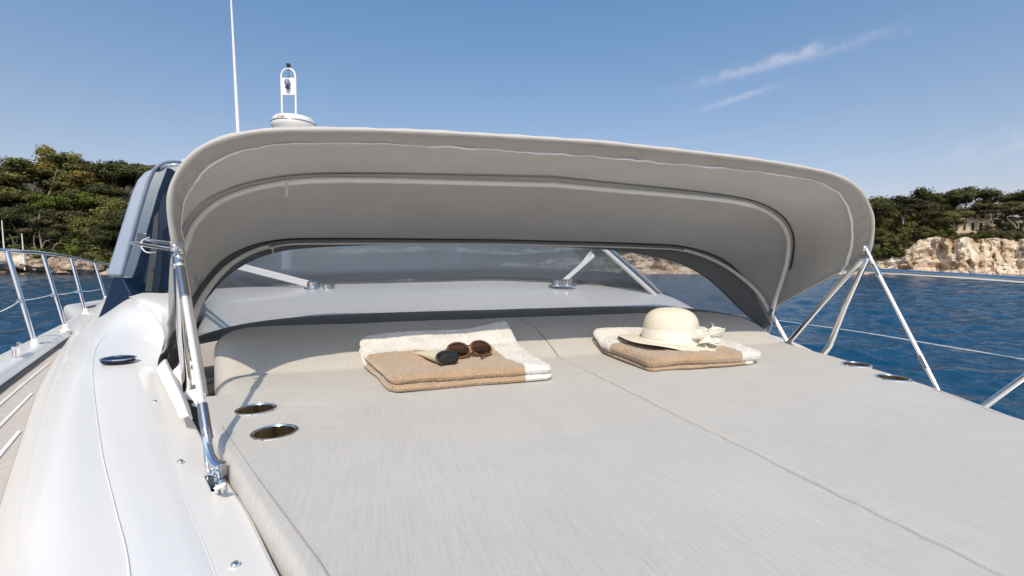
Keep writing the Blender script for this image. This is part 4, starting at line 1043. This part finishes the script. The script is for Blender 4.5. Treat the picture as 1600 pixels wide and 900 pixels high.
seamline(cu1, [V3(XC - interp(y, XLt) + .030, y, 0) for y in np.linspace(-.3, 1.28, 60)])
seamline(cu2, [V3(XC + interp(y, XRt) - .030, y, 0) for y in np.linspace(-.3, 1.0, 40)], .0008)

# ------------------------------------------------------------------ CANOPY
cano = thing('sun_canopy', 'grey fabric spray hood with clear window arched over the headrests', 'canopy', (XC, 2.1, -.06))
def full(half, sl=1.0, sr=1.0, n=141, k=8):
    h = cr([V3(*p) for p in half], k)
    left = [V3(XC - p.x * sl, p.y, p.z) for p in h]; right = [V3(XC + p.x * sr, p.y, p.z) for p in h][::-1]
    return resample(left + right[1:], n)
NT = 181
C0 = full([(1.325, 1.50, .44), (1.335, 1.49, .56), (1.318, 1.49, .66), (1.25, 1.495, .755), (1.13, 1.50, .812), (.95, 1.50, .838), (.6, 1.5, .860), (0, 1.5, .874)], .995, 1.022, NT)
for i_ in range(NT):
    u_ = (C0[i_].z - .46) / .40; k_ = 1 - .08 * min(1, max(0, u_)) ** .8
    C0[i_] = V3(C0[i_].x * k_, C0[i_].y * k_, CAMZ + (C0[i_].z - CAMZ) * k_ - (.024 - .010 * i_ / NT) * min(1, max(0, u_)) ** 1.5)
C1 = full([(1.60, 2.18, .17), (1.602, 2.12, .35), (1.59, 2.08, .47), (1.53, 2.03, .59), (1.40, 1.99, .69), (1.163, 1.95, .757), (.8, 1.95, .79), (0, 1.95, .823)], .97, 1.0, NT)
C2 = full([(1.69, 2.31, .02), (1.64, 2.36, .16), (1.615, 2.42, .28), (1.55, 2.60, .45), (1.376, 2.78, .545), (1.0, 2.80, .565), (0, 2.80, .577)], .97, 1.0, NT)
C3 = full([(1.72, 2.37, -.06), (1.715, 2.40, -.01), (1.69, 2.46, .02), (1.55, 2.70, .03), (1.3, 2.86, .03), (.9, 2.97, .03), (0, 3.0, .03)], 1.0, 1.0, NT)
for A_, sh_ in ((C1, .07), (C2, .05)):
    for i_ in range(NT // 4):
        if A_[i_].z < .5: A_[i_] = A_[i_] - V3(sh_ * (1 - max(0, A_[i_].z - .1) / .4) if A_[i_].z > .1 else sh_, 0, 0)
def inward(p):
    d = V3(XC, p.y, .0) - p; d.y = 0
    return d.normalized()
def loft(a, b, n, bulge=0.0, wr=0.004, s0=0, s1=1):
    rows = []
    for k_ in range(n + 1):
        s = s0 + (s1 - s0) * k_ / n; row = []
        for i in range(NT):
            p = lerp(a[i], b[i], s); q = p + inward(p) * bulge * math.sin(math.pi * s)
            q += inward(p) * wr * fnoise((i * .045, s * 1.3, a[0].y), 3) * math.sin(math.pi * min(1, max(0, s)))
            row.append(q)
        rows.append(row)
    return rows
front_panel = loft(C0, C1, 22, .016, .016); mid_panel = loft(C1, C2, 20, .014, .012)
MB().grid(front_panel + mid_panel[1:]).build('hood_fabric', hood_m, cano, angle=80)
# rear panel with clear window
wi = lambda i: i / (NT - 1)
TW0, TW1 = -.055, .972; SB = .85
def s_top(t):
    x = (t - TW0) / (TW1 - TW0) * 2 - 1
    if abs(x) >= 1: return SB
    k_ = (1 - abs(x) ** (3.2 if x > 0 else 3.0)) ** (1 / 1.6 if x > 0 else 1 / 1.9)
    return SB - (SB - .045) * k_
rows_t, rows_w, rows_b = [], [], []
def rp(i, s):
    p = lerp(C2[i], C3[i], s); return p + inward(p) * .012 * math.sin(math.pi * s) + V3(0, .03 * math.sin(math.pi * s), 0)
NS = 10
rows_t = [[rp(i, s_top(wi(i)) * k_ / NS) for i in range(NT)] for k_ in range(NS + 1)]
rows_w = [[rp(i, s_top(wi(i)) + (SB - s_top(wi(i))) * k_ / NS) + V3(0, .002, 0) for i in range(NT)] for k_ in range(NS + 1)]
rows_b = [[rp(i, SB + (1 - SB) * k_ / 3) for i in range(NT)] for k_ in range(4)]
MB().grid(rows_t).build('rear_panel', rear_m, cano, solid=.0025, angle=80)
MB().grid(rows_b).build('rear_panel', rear_m, cano, solid=.0025, angle=80)
wn = MB().grid(rows_w, keep=lambda i, j: s_top(wi(j)) < SB - .01 or s_top(wi(j + 1)) < SB - .01).build('clear_window', vinyl_m, cano, angle=80)
MB().tube([rows_w[0][i] for i in range(1, NT - 4)], .003, 6).build('window_piping', rear_m, wn)
# front rim, hems
rim = [p + V3(0, -.012, .0) for p in C0]
MB().tube(rim, [.0078 + .0008 * math.sin(i * .9) + .0006 * math.sin(i * .37) for i in range(NT)], 12).build('front_binding', hem_m, cano)
for e in (0, -1):
    hem = [r[e] for r in front_panel] + [r[e] for r in mid_panel[1:]] + [lerp(C2[e], C3[e], s) for s in (.3, .6, 1)]
    MB().tube(hem, .006, 8).build('side_hem', hem_m, cano)
MB().tube(C3, .010, 8).build('base_hem', rear_m, cano)
# pocket band inside the front edge, rippled, with a white welt
prow = []
for k_ in range(10):
    row = []
    for i in range(NT):
        t = i / (NT - 1); edge = max(0, abs(t - .5) - .33) / .17
        s = (.050 + .030 * min(1, edge * 1.5) + .055 * edge * (t > .5) + .018 * fnoise((t * 9, 2, 2), 3)) * k_ / 9
        p = lerp(C0[i], C1[i], s); off = .004 + .030 * (k_ / 9) ** .8 * (1 - .4 * edge)
        rip = (.0035 * math.sin(i * 1.75) + .002 * math.sin(i * 2.9)) * min(1, edge * 2.0) * math.sin(math.pi * k_ / 9) + .003 * fnoise((i * .3, k_ * .3, 5), 3)
        row.append(p + inward(p) * (off + rip) + V3(0, -.008 * (1 - k_ / 9), 0))
    prow.append(row)
MB().grid(prow).build('front_pocket', pocket_m, cano, angle=80)
wlt = []
for i in range(4, NT - 1):
    p = prow[-1][i]; wlt.append(p + V3(0, .002 * math.sin(i * .5) + .007 * fnoise((i * .12, 1, 2), 3), 0) + inward(p) * (.003 + .004 * fnoise((i * .2, 7, 2), 2)))
k0 = [(.0016 + .0045 * max(0, abs(i / len(wlt) - .5) - .30) / .2 * (i > len(wlt) / 2) + .0015 * (fnoise((i * .1, 3, 3), 2) > .1)) for i in range(len(wlt))]
MB().tube(wlt, k0, 8).build('vinyl_welt', welt_m, cano)
lo = wlt[-1]
MB().tube(cr([lo, lo + V3(-.02, .01, -.03), lo + V3(.0, .0, -.045), lo + V3(.03, -.01, -.02), lo + V3(.02, -.01, .0)], 6), .009, 8, flat=.4).build('welt_tail', welt_m, cano)
# frame hoops (stainless tubes just inside the fabric)
def inset(c, d): return [p + inward(p) * d for p in c]
tr_ = .0125
h1 = inset(C1, .036)
for (pa_, pb_, s0_, s1_) in ((C0, C1, .955, .995), (C1, C2, .955, .985)):
    MB().grid([[lerp(pa_[i], pb_[i], s_) + inward(lerp(pa_[i], pb_[i], s_)) * (.006 + .02 * math.sin(math.pi * s_)) for i in range(10, NT - 10)] for s_ in (s0_, (s0_ + s1_) / 2, s1_)]).build('seam_tape', strap_m, cano, angle=80)
pivR, pivL = V3(XC + 1.597, 2.1, -.06), V3(XC - 1.56, 2.1, -.06)
h2 = full([(1.597, 2.10, -.06), (1.60, 2.23, .11), (1.59, 2.36, .264), (1.52, 2.58, .425), (1.35, 2.76, .525), (1.0, 2.785, .545), (0, 2.79, .557)], .97, 1.0, NT)
h2_ = h2
mid_h = [V3(XC - 1.545, 2.22, .105)] + h1[3:-3] + [V3(XC + 1.595, 2.225, .105)]
hm = MB().tube(mid_h, tr_ * 1.0, 12).build('middle_hoop', tube_m, cano)
hr2 = MB().tube(h2_, tr_, 12).build('rear_hoop', tube_m, cano)
# end fittings on the middle hoop
for e, q in ((0, 1), (-1, -2)):
    p = mid_h[e]; d = (mid_h[q] - p).normalized()
    MB().tube([p, p + d * .05], .0165, 12).build('tube_end', steel, hm)
    MB().sphere(p, .018, 8).build('hinge', steel, hm)
# sleeves (pale strips) over the tubes in the middle part
def px_range(line, x0, x1):
    def col(p):
        d = p - CAM; f = d.dot(FW); return 800 + FPX * d.dot(RT) / f
    return [p for p in line if x0 < col(p) < x1]
sl = px_range(h1, 432, 1176)
MB().tube([p + V3(0, -.004, -.002) for p in sl], [.0165 + .0006 * math.sin(i) for i in range(len(sl))], 12, flat=.85).build('zip_sleeve', sleeve_m, hm)
MB().tube([p + V3(0, -.019, -.002) for p in sl], .003, 6).build('zip_teeth', welt_m, hm)
sl2 = px_range(h2_, 412, 1070)
MB().tube([p + V3(0, -.0, .006) for p in sl2], .0155, 10).build('zip_sleeve', rear_m, hr2)
MB().tube([p + V3(0, -.012, -.009) for p in sl2], .0042, 8).build('zip_cord', sleeve_m, hr2)
def puller(p, L_, parent, s=1):
    b = MB(); b.box(p + V3(.0, -.02, -.004), .014 * s, .006, .006, mi=0)
    b.build('zip_slider', sleeve_m, parent, bevel=.002)
    MB().tube(cr([p + V3(.004 * s, -.026, 0), p + V3(.006, -.03, -L_ * .5), p + V3(.004, -.028, -L_)], 5), [.012 * s] * 10 + [.009 * s], 8, flat=.35).build('zip_pull', sleeve_m, parent)
puller(sl[1], .062, hm); puller(sl2[1] + V3(0, -.005, -.01), .055, hr2, .8)
# front hoop with its legs
hoop0 = [p + V3(0, -.011, 0) for p in C0]
LB = V3(XC - 1.42, 1.82, -.06); RB = V3(XC + 1.425, 1.745, -.055)
hf = [LB, lerp(LB, hoop0[0], .5) + V3(-.005, 0, 0)] + hoop0 + [lerp(RB, hoop0[-1], .55), lerp(RB, hoop0[-1], .12) + V3(.0, -.015, 0), RB]
hfo = MB().tube(hf, [.0142] * 2 + [.0125] + [.0055] * (NT - 2) + [.0125] + [.0142] * 3, 12).build('front_hoop', steel, cano)
# beige sleeve strap down the left leg
LBe = P(318, 618, v=1.52); LTp = P(275, 378, v=1.272)
MB().tube([LTp, lerp(LTp, LBe, .5), LBe], .0145, 10, flat=.5).build('leg_strap', hem_m, cano)
# right brace from the pivot to the front hoop, and thin rod with foot
RTp = P(1350, 398, v=2.02)
MB().tube([pivR + V3(.0, 0, .0), lerp(pivR, RTp, .5), P(1347, 405, v=2.03)], .0135, 12).build('brace_tube', steel, cano)
def rod(top, foot, name):
    r = MB().tube([lerp(top, foot, .06), lerp(top, foot, .94)], .0072, 10).build('tension_rod', welt_rod, cano)
    MB().tube([lerp(top, foot, .13), lerp(top, foot, .22)], .0105, 12).build('rod_sleeve', steel, r) if name == 'r' else MB().tube([lerp(top, foot, .10), lerp(top, foot, .26)], .0115, 12).build('rod_sleeve', steel_dull, r)
    MB().tube([lerp(top, foot, .78 if name == 'r' else .74), lerp(top, foot, .86 if name == 'r' else .865)], .0105, 12).build('rod_sleeve', steel_dull, r)
    MB().tube([top, lerp(top, foot, .08)], [.009, .009], 8).build('rod_fork', steel, r)
    MB().sphere(top, .016, 8, (1, .6, 1)).build('rod_clevis', steel, r)
    return r
welt_rod = mat('bright_rod', (.82, .79, .76), .25, metal=.25)
rT = P(1352, 388, v=1.99); rF = V3(1.985, 1.115, -.06)
r_ = rod(rT, rF, 'r'); MB().tube([lerp(rT, rF, .86), rF], [.0075, .006], 8).build('turnbuckle', steel, r_)
lT = P(277, 392, v=1.255); lF = P(335, 748, v=.895)
r_ = rod(lT, lF, 'l')
# rod top bracket, left
for (px, py, rr3) in ((273, 385, .008), (279, 402, .008), (276, 415, .009)): MB().sphere(P(px, py, v=1.235), rr3, 6, (1.4, 1, 1)).build('bracket_pin', steel, r_)
# turnbuckle, pelican hook, shackle and pad eye on the deck, left
def pp(px, py, v=.90): return P(px, py, v=v)
MB().tube([pp(321, 670, .935), pp(324, 684, .925)], [.0075, .006], 10).build('rod_neck', steel, r_)
MB().tube([pp(324, 682, .925), pp(325, 692, .92)], .0085, 6).build('lock_nut', steel, r_)
MB().tube([pp(322.5, 690, .92), pp(325, 700, .915), pp(329, 712, .905), pp(335, 722, .897), pp(344, 727, .892), pp(347, 738, .890)], [.0055, .008, .0078, .009, .011, .006], 10, flat=.7).build('pelican_hook', steel, r_)
MB().tube(cr([pp(322, 694, .92), pp(323, 712, .91), pp(324.5, 726, .90), pp(326, 736, .897), pp(333, 741, .893), pp(340, 736, .892)], 5), .0058, 10).build('hook_arm', steel, r_)
MB().tube([pp(336, 729, .893) + (RT * .0085 * math.cos(q) + V3(0, 0, .006 * math.sin(q))) for q in [2 * math.pi * j / 18 for j in range(18)]], .0028, 8, closed=True).build('hook_eye', steel, r_)
MB().tube(cr([pp(335, 735, .892), pp(331, 748, .886), pp(336, 764, .882), pp(343, 766, .878), pp(344, 750, .883), pp(340, 736, .889), pp(335, 735, .892)], 5), .0046, 8).build('shackle', steel, r_)
MB().box(pp(349, 733, .885), .0025, .008, .014, RT, FH).build('hook_tab', steel_dull, r_, bevel=.002)
pe = MB()
pe.prism([P(318, 746, -.026), P(333, 742, -.024), P(348, 744, -.024), P(354, 768, -.026), P(330, 771, -.028)], V3(0, 0, .003)).build('pad_eye_plate', steel, yacht, bevel=.001)
MB().prism([P(320, 747, -.0225), P(333, 744, -.0225), P(337, 762, -.0225), P(329, 766, -.0225)], V3(0, 0, .004)).build('pad_eye_cover', black, yacht, bevel=.001)
MB().tube([P(340, 768, -.022), P(340, 762, 0.0), P(347, 757, .004), P(350, 768, -.02)], .005, 8).build('pad_eye', steel, yacht)

# ------------------------------------------------------------------ TOWELS
def towel(label, quad, mask, ths=(.018, .028), seed=1, dx=0.012, base_off=.002):
    layers = 2
    a, b2, c2, d2 = [V3(*q, 0) for q in quad]     # front-left, front-right, back-right, back-left
    nu, nv = 150, 120; b = MB(); uv = []
    top = [None]
    for ly in range(layers):
        th = ths[ly]
        rows_top, rows_bot = [], []
        inset_ = (.0, dx)[ly % 2]
        for j in range(nv + 1):
            rt_, rb_ = [], []
            for i in range(nu + 1):
                u, v_ = i / nu, j / nv
                # cosine clustering near the edges
                uu = .5 - .5 * math.cos(math.pi * u) if True else u
                vv = .5 - .5 * math.cos(math.pi * v_)
                uu = .5 * uu + .5 * u; vv = .5 * vv + .5 * v_
                p = lerp(lerp(a, b2, uu), lerp(d2, c2, uu), vv)
                W_ = (b2 - a).length; H_ = (d2 - a).length
                # corner rounding of outline
                du, dv = min(uu, 1 - uu) * W_, min(vv, 1 - vv) * H_
                R_ = .035
                if du < R_ and dv < R_:
                    k_ = math.hypot(R_ - du, R_ - dv); m_ = max(R_ - du, R_ - dv)
                    if k_ > 1e-6:
                        s_ = m_ / k_; cu, cv = (R_ if uu < .5 else W_ - R_), (R_ if vv < .5 else H_ - R_)
                        xu, xv = uu * W_, vv * H_
                        nu_, nv_ = cu + (xu - cu) * s_, cv + (xv - cv) * s_
                        p = lerp(lerp(a, b2, nu_ / W_), lerp(d2, c2, nu_ / W_), nv_ / H_)
                ctr_ = (a + b2 + c2 + d2) / 4
                p = ctr_ + (p - ctr_) * (1 - inset_) + V3((-.03 if seed == 4 and ly == 0 and uu > .5 else 0) + .010 * fnoise((uu * 2.2, vv * 2, seed + ly * 3), 3), .016 * fnoise((uu * 2.2 + 9, vv * 2, seed + ly * 3), 3), 0)
                d_ = min(du, dv); r_ = th * .5
                prof = math.sqrt(max(0, 1 - (1 - min(1, d_ / r_)) ** 2))
                jit = V3(random.gauss(0, 1), random.gauss(0, 1), random.gauss(0, 1)) * .0011
                z0 = pad_z(p.x, p.y) + base_off + ly * ths[0] * .98
                wv = .009 * fnoise((uu * 4, vv * 4, seed * 2.3), 3) * (1 if ly else .4)
                if ly == layers - 1: wv += .006 * fnoise((uu * 1.3, vv * 7, seed * 5.1), 3) * max(0, vv - .6) / .4 + .001 * fnoise((uu * 60, vv * 50, 2), 2)
                z0 += (.055 * uu + .030) * max(0, vv - .35) ** 1.5 * (1 + .25 * math.sin(uu * 7)) * (1 if seed == 1 else .35) * (.5 + .5 * ly)
                zc = z0 + th * .5 + wv * min(1, d_ / .03)
                rt_.append(V3(p.x, p.y, zc + th * .5 * prof) + jit * (1 if 0 < i < nu and 0 < j < nv else 0)); rb_.append(V3(p.x, p.y, zc - th * .5 * prof))
                if j >= 0: uv.append((mask(uu, vv, ly), 0))
            rows_top.append(rt_); rows_bot.append(rb_)
        nbefore = len(uv) - (nu + 1) * (nv + 1); seg = uv[nbefore:]
        b.grid(rows_top); b.grid([r[::-1] for r in rows_bot])
        segb = []
        for j in range(nv + 1): segb += seg[j * (nu + 1):(j + 1) * (nu + 1)][::-1]
        uv = uv[:nbefore] + seg + segb
    # weld seams by hand: keep uv, so no weld
    return b, uv
def mask_l(u, v, ly):
    d = min((.80 - u) / .08, (.70 + .02 * math.sin(u * 9) - v) / .08)
    return .5 + max(-.5, min(.5, d * .5))
def mask_r(u, v, ly):
    if ly == 0: return 1.0 if u < .9 else 0
    d = min((.80 - u) / .08, (.60 + .02 * math.sin(u * 9) - v) / .08)
    return .5 + max(-.5, min(.5, d * .5))
qa = P(612, 613, .0); qb = P(864, 592, .0); qc = P(800, 520, .105); qd = P(558, 545, .09)
qa = (P(610, 614, .003)); qb = P(868, 590, .01)
b, uv = towel('x', [(qa.x, qa.y), (qb.x, qb.y), (.585, 2.02), (-.085, 1.98)], mask_l, (.021, .032), 1)
tw1 = b.build('folded_towel', towel_m, None, uv=uv, weld=False, angle=180)
tag(tw1, 'folded tan towel with white border on the left, under the sunglasses', 'towel', 'folded towels on the sunpad')
b, uv = towel('x', [(.985, 1.462), (1.52, 1.462), (1.63, 1.93), (1.0, 1.98)], mask_r, (.014, .042), 4, -.012)
tw2 = b.build('folded_towel', towel_m, None, uv=uv, weld=False, angle=180)
tag(tw2, 'folded tan towel with white border on the right, under the sun hat', 'towel', 'folded towels on the sunpad')
def towel_top(x, y): return pad_z(x, y) + .002 + (.053 if x < .9 else .056)

# ------------------------------------------------------------------ HAT
def hat():
    c0 = V3(1.275, 1.735, 0); c0.z = towel_top(1.275, 1.70) + .006
    t = thing('sun_hat', 'cream wide brimmed sun hat with ribbon bow on the right towel', 'hat', c0)
    ax = Vector((1, 0, 0)); ay = Vector((0, 1, .02)).normalized(); rows = []
    prof = [(.0, .155), (.03, .1545), (.06, .150), (.088, .139), (.108, .121), (.119, .098), (.123, .072), (.124, .045), (.126, .025), (.132, .014), (.145, .010), (.17, .010), (.195, .011), (.215, .009), (.230, .004), (.236, .001), (.2375, -.001), (.234, -.002), (.21, .004), (.17, .006), (.13, .006)]
    n = 72
    for k_, (r, h) in enumerate(prof):
        row = []
        for j in range(n):
            q = 2 * math.pi * j / n; wv = 0; rr2 = r
            if r > .14:
                f = (r - .14) / .1
                wv = f * (.020 * math.cos(q - 2.75) + .009 * math.sin(2 * q + .6) + .004 * math.sin(5 * q))
            elif .02 < r and h > .1: wv = -.006 * math.exp(-((q - 1.6) / .5) ** 2)
            row.append(c0 + ax * math.cos(q) * rr2 * 1.0 + ay * math.sin(q) * rr2 * .96 + V3(0, 0, h + wv))
        rows.append(row)
    MB().grid(rows, closed_u=True).build('hat_body', straw_m, t, subsurf=1, angle=180)
    # ribbon band, slightly pleated
    rows = []
    for h, r in ((.018, .129), (.026, .1295), (.033, .1275), (.041, .1285), (.048, .1265), (.056, .1275), (.060, .1255)):
        rows.append([c0 + V3(math.cos(q) * r, math.sin(q) * r * .96, h + .004 * math.sin(2 * q + 1) + .002 * math.sin(7 * q)) for q in [2 * math.pi * j / 72 for j in range(72)]])
    MB().grid(rows, closed_u=True).build('ribbon_band', ribbon_m, t)
    # bow at the front right
    qa_ = math.radians(-50); bc = c0 + V3(math.cos(qa_) * .145, math.sin(qa_) * .14, .030)
    u = Vector((.95, .25, 0)).normalized(); f = Vector((.25, -.95, 0)).normalized()
    bw = MB()
    for s, L_ in ((1, .125), (-1, .080)):
        for lay, hh in ((0, .038), (1, .022)):
            path = []
            for k_ in range(17):
                a_ = 2 * math.pi * k_ / 16
                path.append((u * s * (L_ * .5 * (1 - math.cos(a_)) * (1 - .2 * lay)) + f * (hh * math.sin(a_) * .8) + V3(0, 0, .010 + .006 * lay + .006 * math.sin(a_ * .5))))
            rows = [[bc + p_ + V3(f.x * .25, f.y * .25, .62) * w_ * (.35 + .65 * math.sin(math.pi * k_ / 16)) + V3(0, 0, .003 * math.sin(k_ * 1.7 + w_ * 100)) for w_ in (-.030, -.010, .010, .030)] for k_, p_ in enumerate(path)]
            bw.grid(rows)
    bw.build('ribbon_bow', ribbon_m, t, solid=.0012, angle=180)
    MB().sphere(bc + V3(0, 0, .010), .014, 8, (1, .9, .9)).build('bow_knot', ribbon_m, t)
    tl = MB()
    for ang, L_, ph in ((-2.35, .10, 0), (-1.75, .095, 1), (-1.2, .07, 2)):
        d = V3(math.cos(ang), math.sin(ang), 0); n_ = V3(-d.y, d.x, 0)
        rows = [[bc + d * L_ * t_ + n_ * w_ * (.4 + .9 * t_) + V3(0, 0, .008 - .022 * t_ + .006 * math.sin(t_ * 7 + ph) + w_ * .25) for w_ in (-.017, -.006, .006, .017)] for t_ in np.linspace(0, 1, 10)]
        tl.grid(rows)
    tl.build('ribbon_tail', ribbon_m, t, solid=.0012, angle=180)
    MB().tube(cr([bc + u * .07 + V3(0, 0.02, .03), bc + u * .085 + V3(0, .02, .045), bc + u * .075 + V3(0, .02, .055)], 5), .0018, 6).build('ribbon_loop', ribbon_m, t)
hat()

# ------------------------------------------------------------------ SUNGLASSES
def shades():
    c = P(739, 552, .075); c.z = towel_top(c.x, c.y) + .004
    t = thing('sunglasses', 'tortoiseshell sunglasses with round brown lenses on the left towel', 'sunglasses', c)
    tort = mat('tortoiseshell', (.018, .007, .004), .12, coat=1, col2=(.28, .10, .018), vscale=30)
    u = Vector((.98, .20, 0)).normalized(); back = Vector((-.20, .98, 0)).normalized()
    upv = (V3(0, 0, .62) + back * .78).normalized(); nrm = u.cross(upv).normalized()
    if nrm.z < 0: nrm = -nrm
    W_ = .041; H_ = .036; org = c + V3(0, 0, .006)
    for s in (-1, 1):
        cc = org + u * s * .047 + upv * .035 - nrm * .0
        ring = [cc + u * (W_ * math.copysign(abs(math.cos(q)) ** .88, math.cos(q))) + upv * (H_ * math.copysign(abs(math.sin(q)) ** .9, math.sin(q))) - nrm * .004 * (math.cos(q) * s > 0) * abs(math.cos(q)) for q in [2 * math.pi * j / 40 for j in range(40)]]
        MB().tube(ring, [.0036 + .0012 * (math.sin(2 * math.pi * j / 40) > .2) for j in range(40)], 8, closed=True).build('lens_rim', tort, t)
        b = MB(); n = 40
        rows = [[cc + (p - cc) * f_ + nrm * .005 * (1 - f_ * f_) for p in ring] for f_ in (.01, .4, .7, 1)]
        b.grid(rows, closed_u=True).build('lens', lens_m, t)
        # temples folded behind and resting on the towel
        hs_ = cc + u * s * W_ + upv * .012
        e = cc - u * s * .035 + upv * -.028 - V3(0, 0, .004) + back * (.03 if s < 0 else -.055)
        if s > 0: pts = [hs_, hs_ + V3(0, 0, -.012) + back * .006, lerp(hs_, e, .5) + V3(0, 0, -.012), e]
        else: pts = [hs_, hs_ - nrm * .015, org - nrm * .014 + upv * .02 + u * .0, org + u * .055 - nrm * .006 - upv * .018]
        for p in pts: p.z = max(p.z, towel_top(p.x, p.y) + .003)
        cp_ = cr(pts, 6); MB().tube(cp_, [.0036] * (len(cp_) - 4) + [.0045] * 4, 8, flat=.7).build('temple', tort, t)
    MB().tube(cr([org - u * .010 + upv * .045, org + upv * .051 + nrm * .003, org + u * .010 + upv * .045], 6), .0034, 8).build('bridge', tort, t)
    for s in (-1, 1): MB().sphere(org + u * s * .009 + upv * .030 - nrm * .004, .005, 6, (.7, 1, 1.3)).build('nose_pad', tort, t)
shades()

# ------------------------------------------------------------------ CREAM TUBE
def tube():
    A = P(664, 551, .07); A.z = towel_top(A.x, A.y); B = P(691, 570, .075); B.z = towel_top(B.x, B.y)
    A.z += .010; B.z += .026
    A, B = V3(.175, 1.79, A.z), V3(.225, 1.585, B.z)
    t = thing('cream_tube', 'cream squeeze tube with black cap lying on the left towel', 'tube', V3(A.x, (A.y + B.y) / 2, towel_top(A.x, 1.65)))
    body = mat('cream_tube_plastic', (.76, .70, .52), .3, coat=.3); d = (B - A).normalized(); s = Vector((-d.y, d.x, 0)).normalized(); up = s.cross(d).normalized()
    if up.z < 0: up = -up
    rows = []
    for k_ in range(14):
        f = k_ / 13; wx = .042 * (1 - f) + .034 * f; hz = .0025 + (.024 - .0025) * math.sin(f * math.pi / 2) ** .9
        rows.append([lerp(A, B, f) + s * math.cos(q) * wx + up * math.sin(q) * hz for q in [2 * math.pi * j / 32 for j in range(32)]])
    MB().grid(rows, closed_u=True).build('tube_body', body, t)
    MB().box(A - d * .006, .042, .007, .0022, s, d, up).build('crimped_end', body, t, bevel=.001)
    rows = []
    for f, sc in ((0, 1.02), (.01, 1.06), (.05, 1.06), (.056, .98), (.058, .85), (.058, .3), (.056, .02)):
        rows.append([B + d * f * .85 + s * math.cos(q) * .035 * sc + up * math.sin(q) * .0245 * sc for q in [2 * math.pi * j / 40 for j in range(40)]])
    MB().grid(rows, closed_u=True).build('cap', black, t)
tube()
